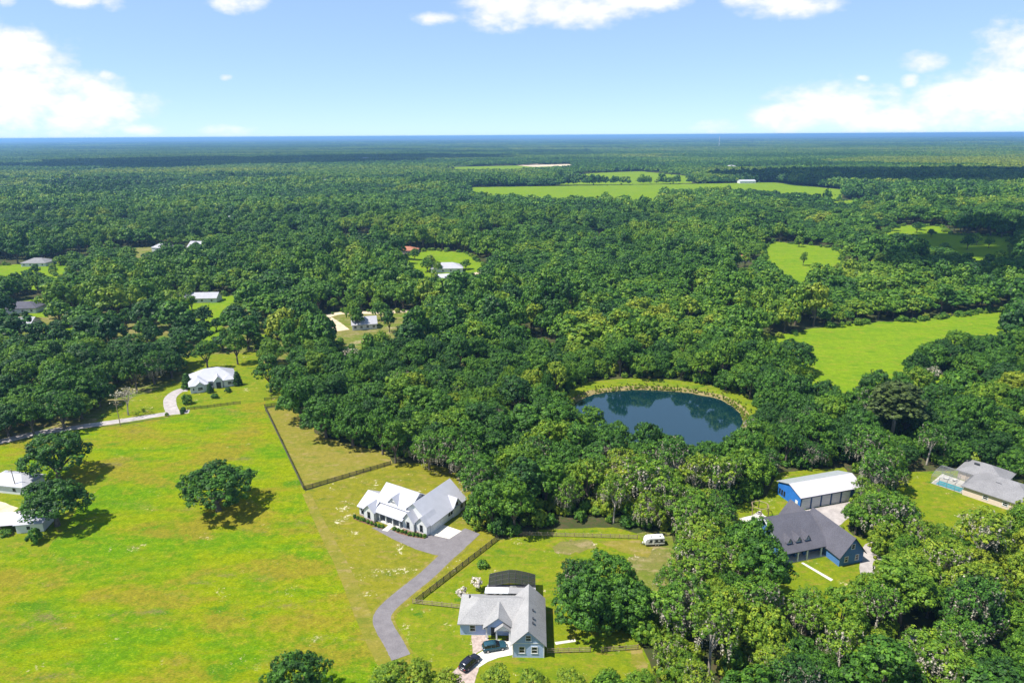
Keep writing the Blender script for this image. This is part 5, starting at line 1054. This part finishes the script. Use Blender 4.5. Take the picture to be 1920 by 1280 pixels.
# undergrowth along the edges of the wood
nu = 9000; yy = np.sqrt(rng.random(nu) * (330 ** 2 - 95 ** 2) + 95 ** 2); xx = (rng.random(nu) * 2 - 1) * (yy * .78 + 8)
ok = free(xx, yy, np.full(nu, 1.3)) & ~inside(xx, yy, GROVE) & (np.hypot(xx - PC[0], yy - PC[1]) > 38); near_edge = ~free(xx, yy, np.full(nu, 9.0)); ok &= near_edge | (rng.random(nu) < .3)
SHC = coll('undergrowth_shrub', [d['crown'] for d in PROTO['shrub']])
scatter('undergrowth', [(x, y, -.1, s, s * rnd.uniform(.8, 1.4), tint_at(x, y) + .15) for x, y, s in zip(xx[ok], yy[ok], .7 + 1.1 * rng.random(int(ok.sum())))], SHC, 3, 'low green undergrowth along the edge of the wood', 'undergrowth')

scatter('clearing_scrub', [(x, y, -.05, r / 1.5, r / 1.5 * rnd.uniform(.7, 1.3), min(1.0, max(0.0, tint_at(x, y) + .2))) for x, y, r in SCRUB], SHC, 3, 'scrub and saplings along the rims of the clearings', 'scrub')
reeds = []
for k in range(900):
    g_ = rnd.random() * 2 * math.pi; i = int(g_ / (2 * math.pi) * NA) % NA; q = pr[i] + abs(rnd.gauss(0, 2.2)) + .1; s_ = rnd.uniform(.10, .26)
    reeds.append((PC[0] + q * math.cos(g_), PC[1] + q * math.sin(g_), -1.1 + min(1.0, (q - pr[i]) * .36), s_, s_ * 1.3, rnd.uniform(.75, 1.0)))
scatter('pond_reeds', reeds, SHC, 3, 'yellow-green reeds and grass tufts around the pond edge', 'reeds')
for k, (q, (w, j)) in enumerate(zip(bed, BED)):
    put_tree('shrub', q, .36, .42, k * 1.3, .25 + .3 * (k % 3) / 2, '%s small shrub from the left in the farmhouse %s' % (ORD[j] if j else 'first', w), 'shrubs before the white farmhouse', 'shrub', k)

# ------------------------------------------------------------------ air
hz = MB().box(-34000, 34000, -3000, 66000, -3.0, 104.0).build('haze', None); tag(hz, None, None, None, 'stuff')
hm = bpy.data.materials.new('haze_air'); hm.use_nodes = True; ht = hm.node_tree; ht.nodes.clear(); ho = ht.nodes.new('ShaderNodeOutputMaterial'); hv = ht.nodes.new('ShaderNodeVolumePrincipled')
hv.inputs['Color'].default_value = (.30, .60, 1.0, 1); hv.inputs['Density'].default_value = 0.000090; hv.inputs['Anisotropy'].default_value = 0.2; ht.links.new(hv.outputs[0], ho.inputs['Volume']); hz.data.materials.append(hm)

# ------------------------------------------------------------------ clouds standing above the left and right of the view; their shadows darken the far forest
M['cloud'] = plain('cloud_white', (.85, .86, .88), 1.0, .03, .01)
def sky_cloud(sx_, sy_, wx, wy, z=1000.0):
    """a heap of cumulus whose shadow falls round (sx_, sy_)"""
    k = z / math.tan(SUN_EL); cx, cy_ = sx_ + SUN_FROM[0] * k, sy_ + SUN_FROM[1] * k; bm = bmesh.new(); r = random.Random(int(sx_ * 7 + sy_))
    for i in range(26):
        g, q = r.random() * 6.283, math.sqrt(r.random()); rad = .30 * min(wx, wy) * r.uniform(.6, 1.2)
        m = Matrix.Translation((wx * q * .8 * math.cos(g), wy * q * .8 * math.sin(g), r.uniform(-.1, .35) * rad)) @ Matrix.Diagonal((rad * r.uniform(1, 1.8), rad, rad * .45, 1)); bmesh.ops.create_icosphere(bm, subdivisions=3, radius=1, matrix=m)
    for v in bm.verts:
        nn = noise.fractal(Vector(v.co) / 60.0, 1.0, 2.0, 4); v.co += v.normal * nn * 14
    me = bpy.data.meshes.new('sky_cloud'); bm.to_mesh(me); bm.free(); me.materials.append(M['cloud']); me.polygons.foreach_set('use_smooth', [True] * len(me.polygons))
    o = link(bpy.data.objects.new('sky_cloud', me)); o.location = (cx, cy_, z); o['kind'] = 'structure'; return o
for (q, wx, wy) in (((-1602.47,2913.11), 620, 520), ((-1201.32,2848.64), 520, 600), ((-804.20,3152.05), 520, 520), ((-454.38,3385.56), 500, 420), ((814.18,1589.92), 300, 330), ((1088.68,1601.76), 420, 400), ((461.96,622.64), 90, 90), ((356.71,474.13), 60, 65)):
    sky_cloud(q[0], q[1], wx, wy)
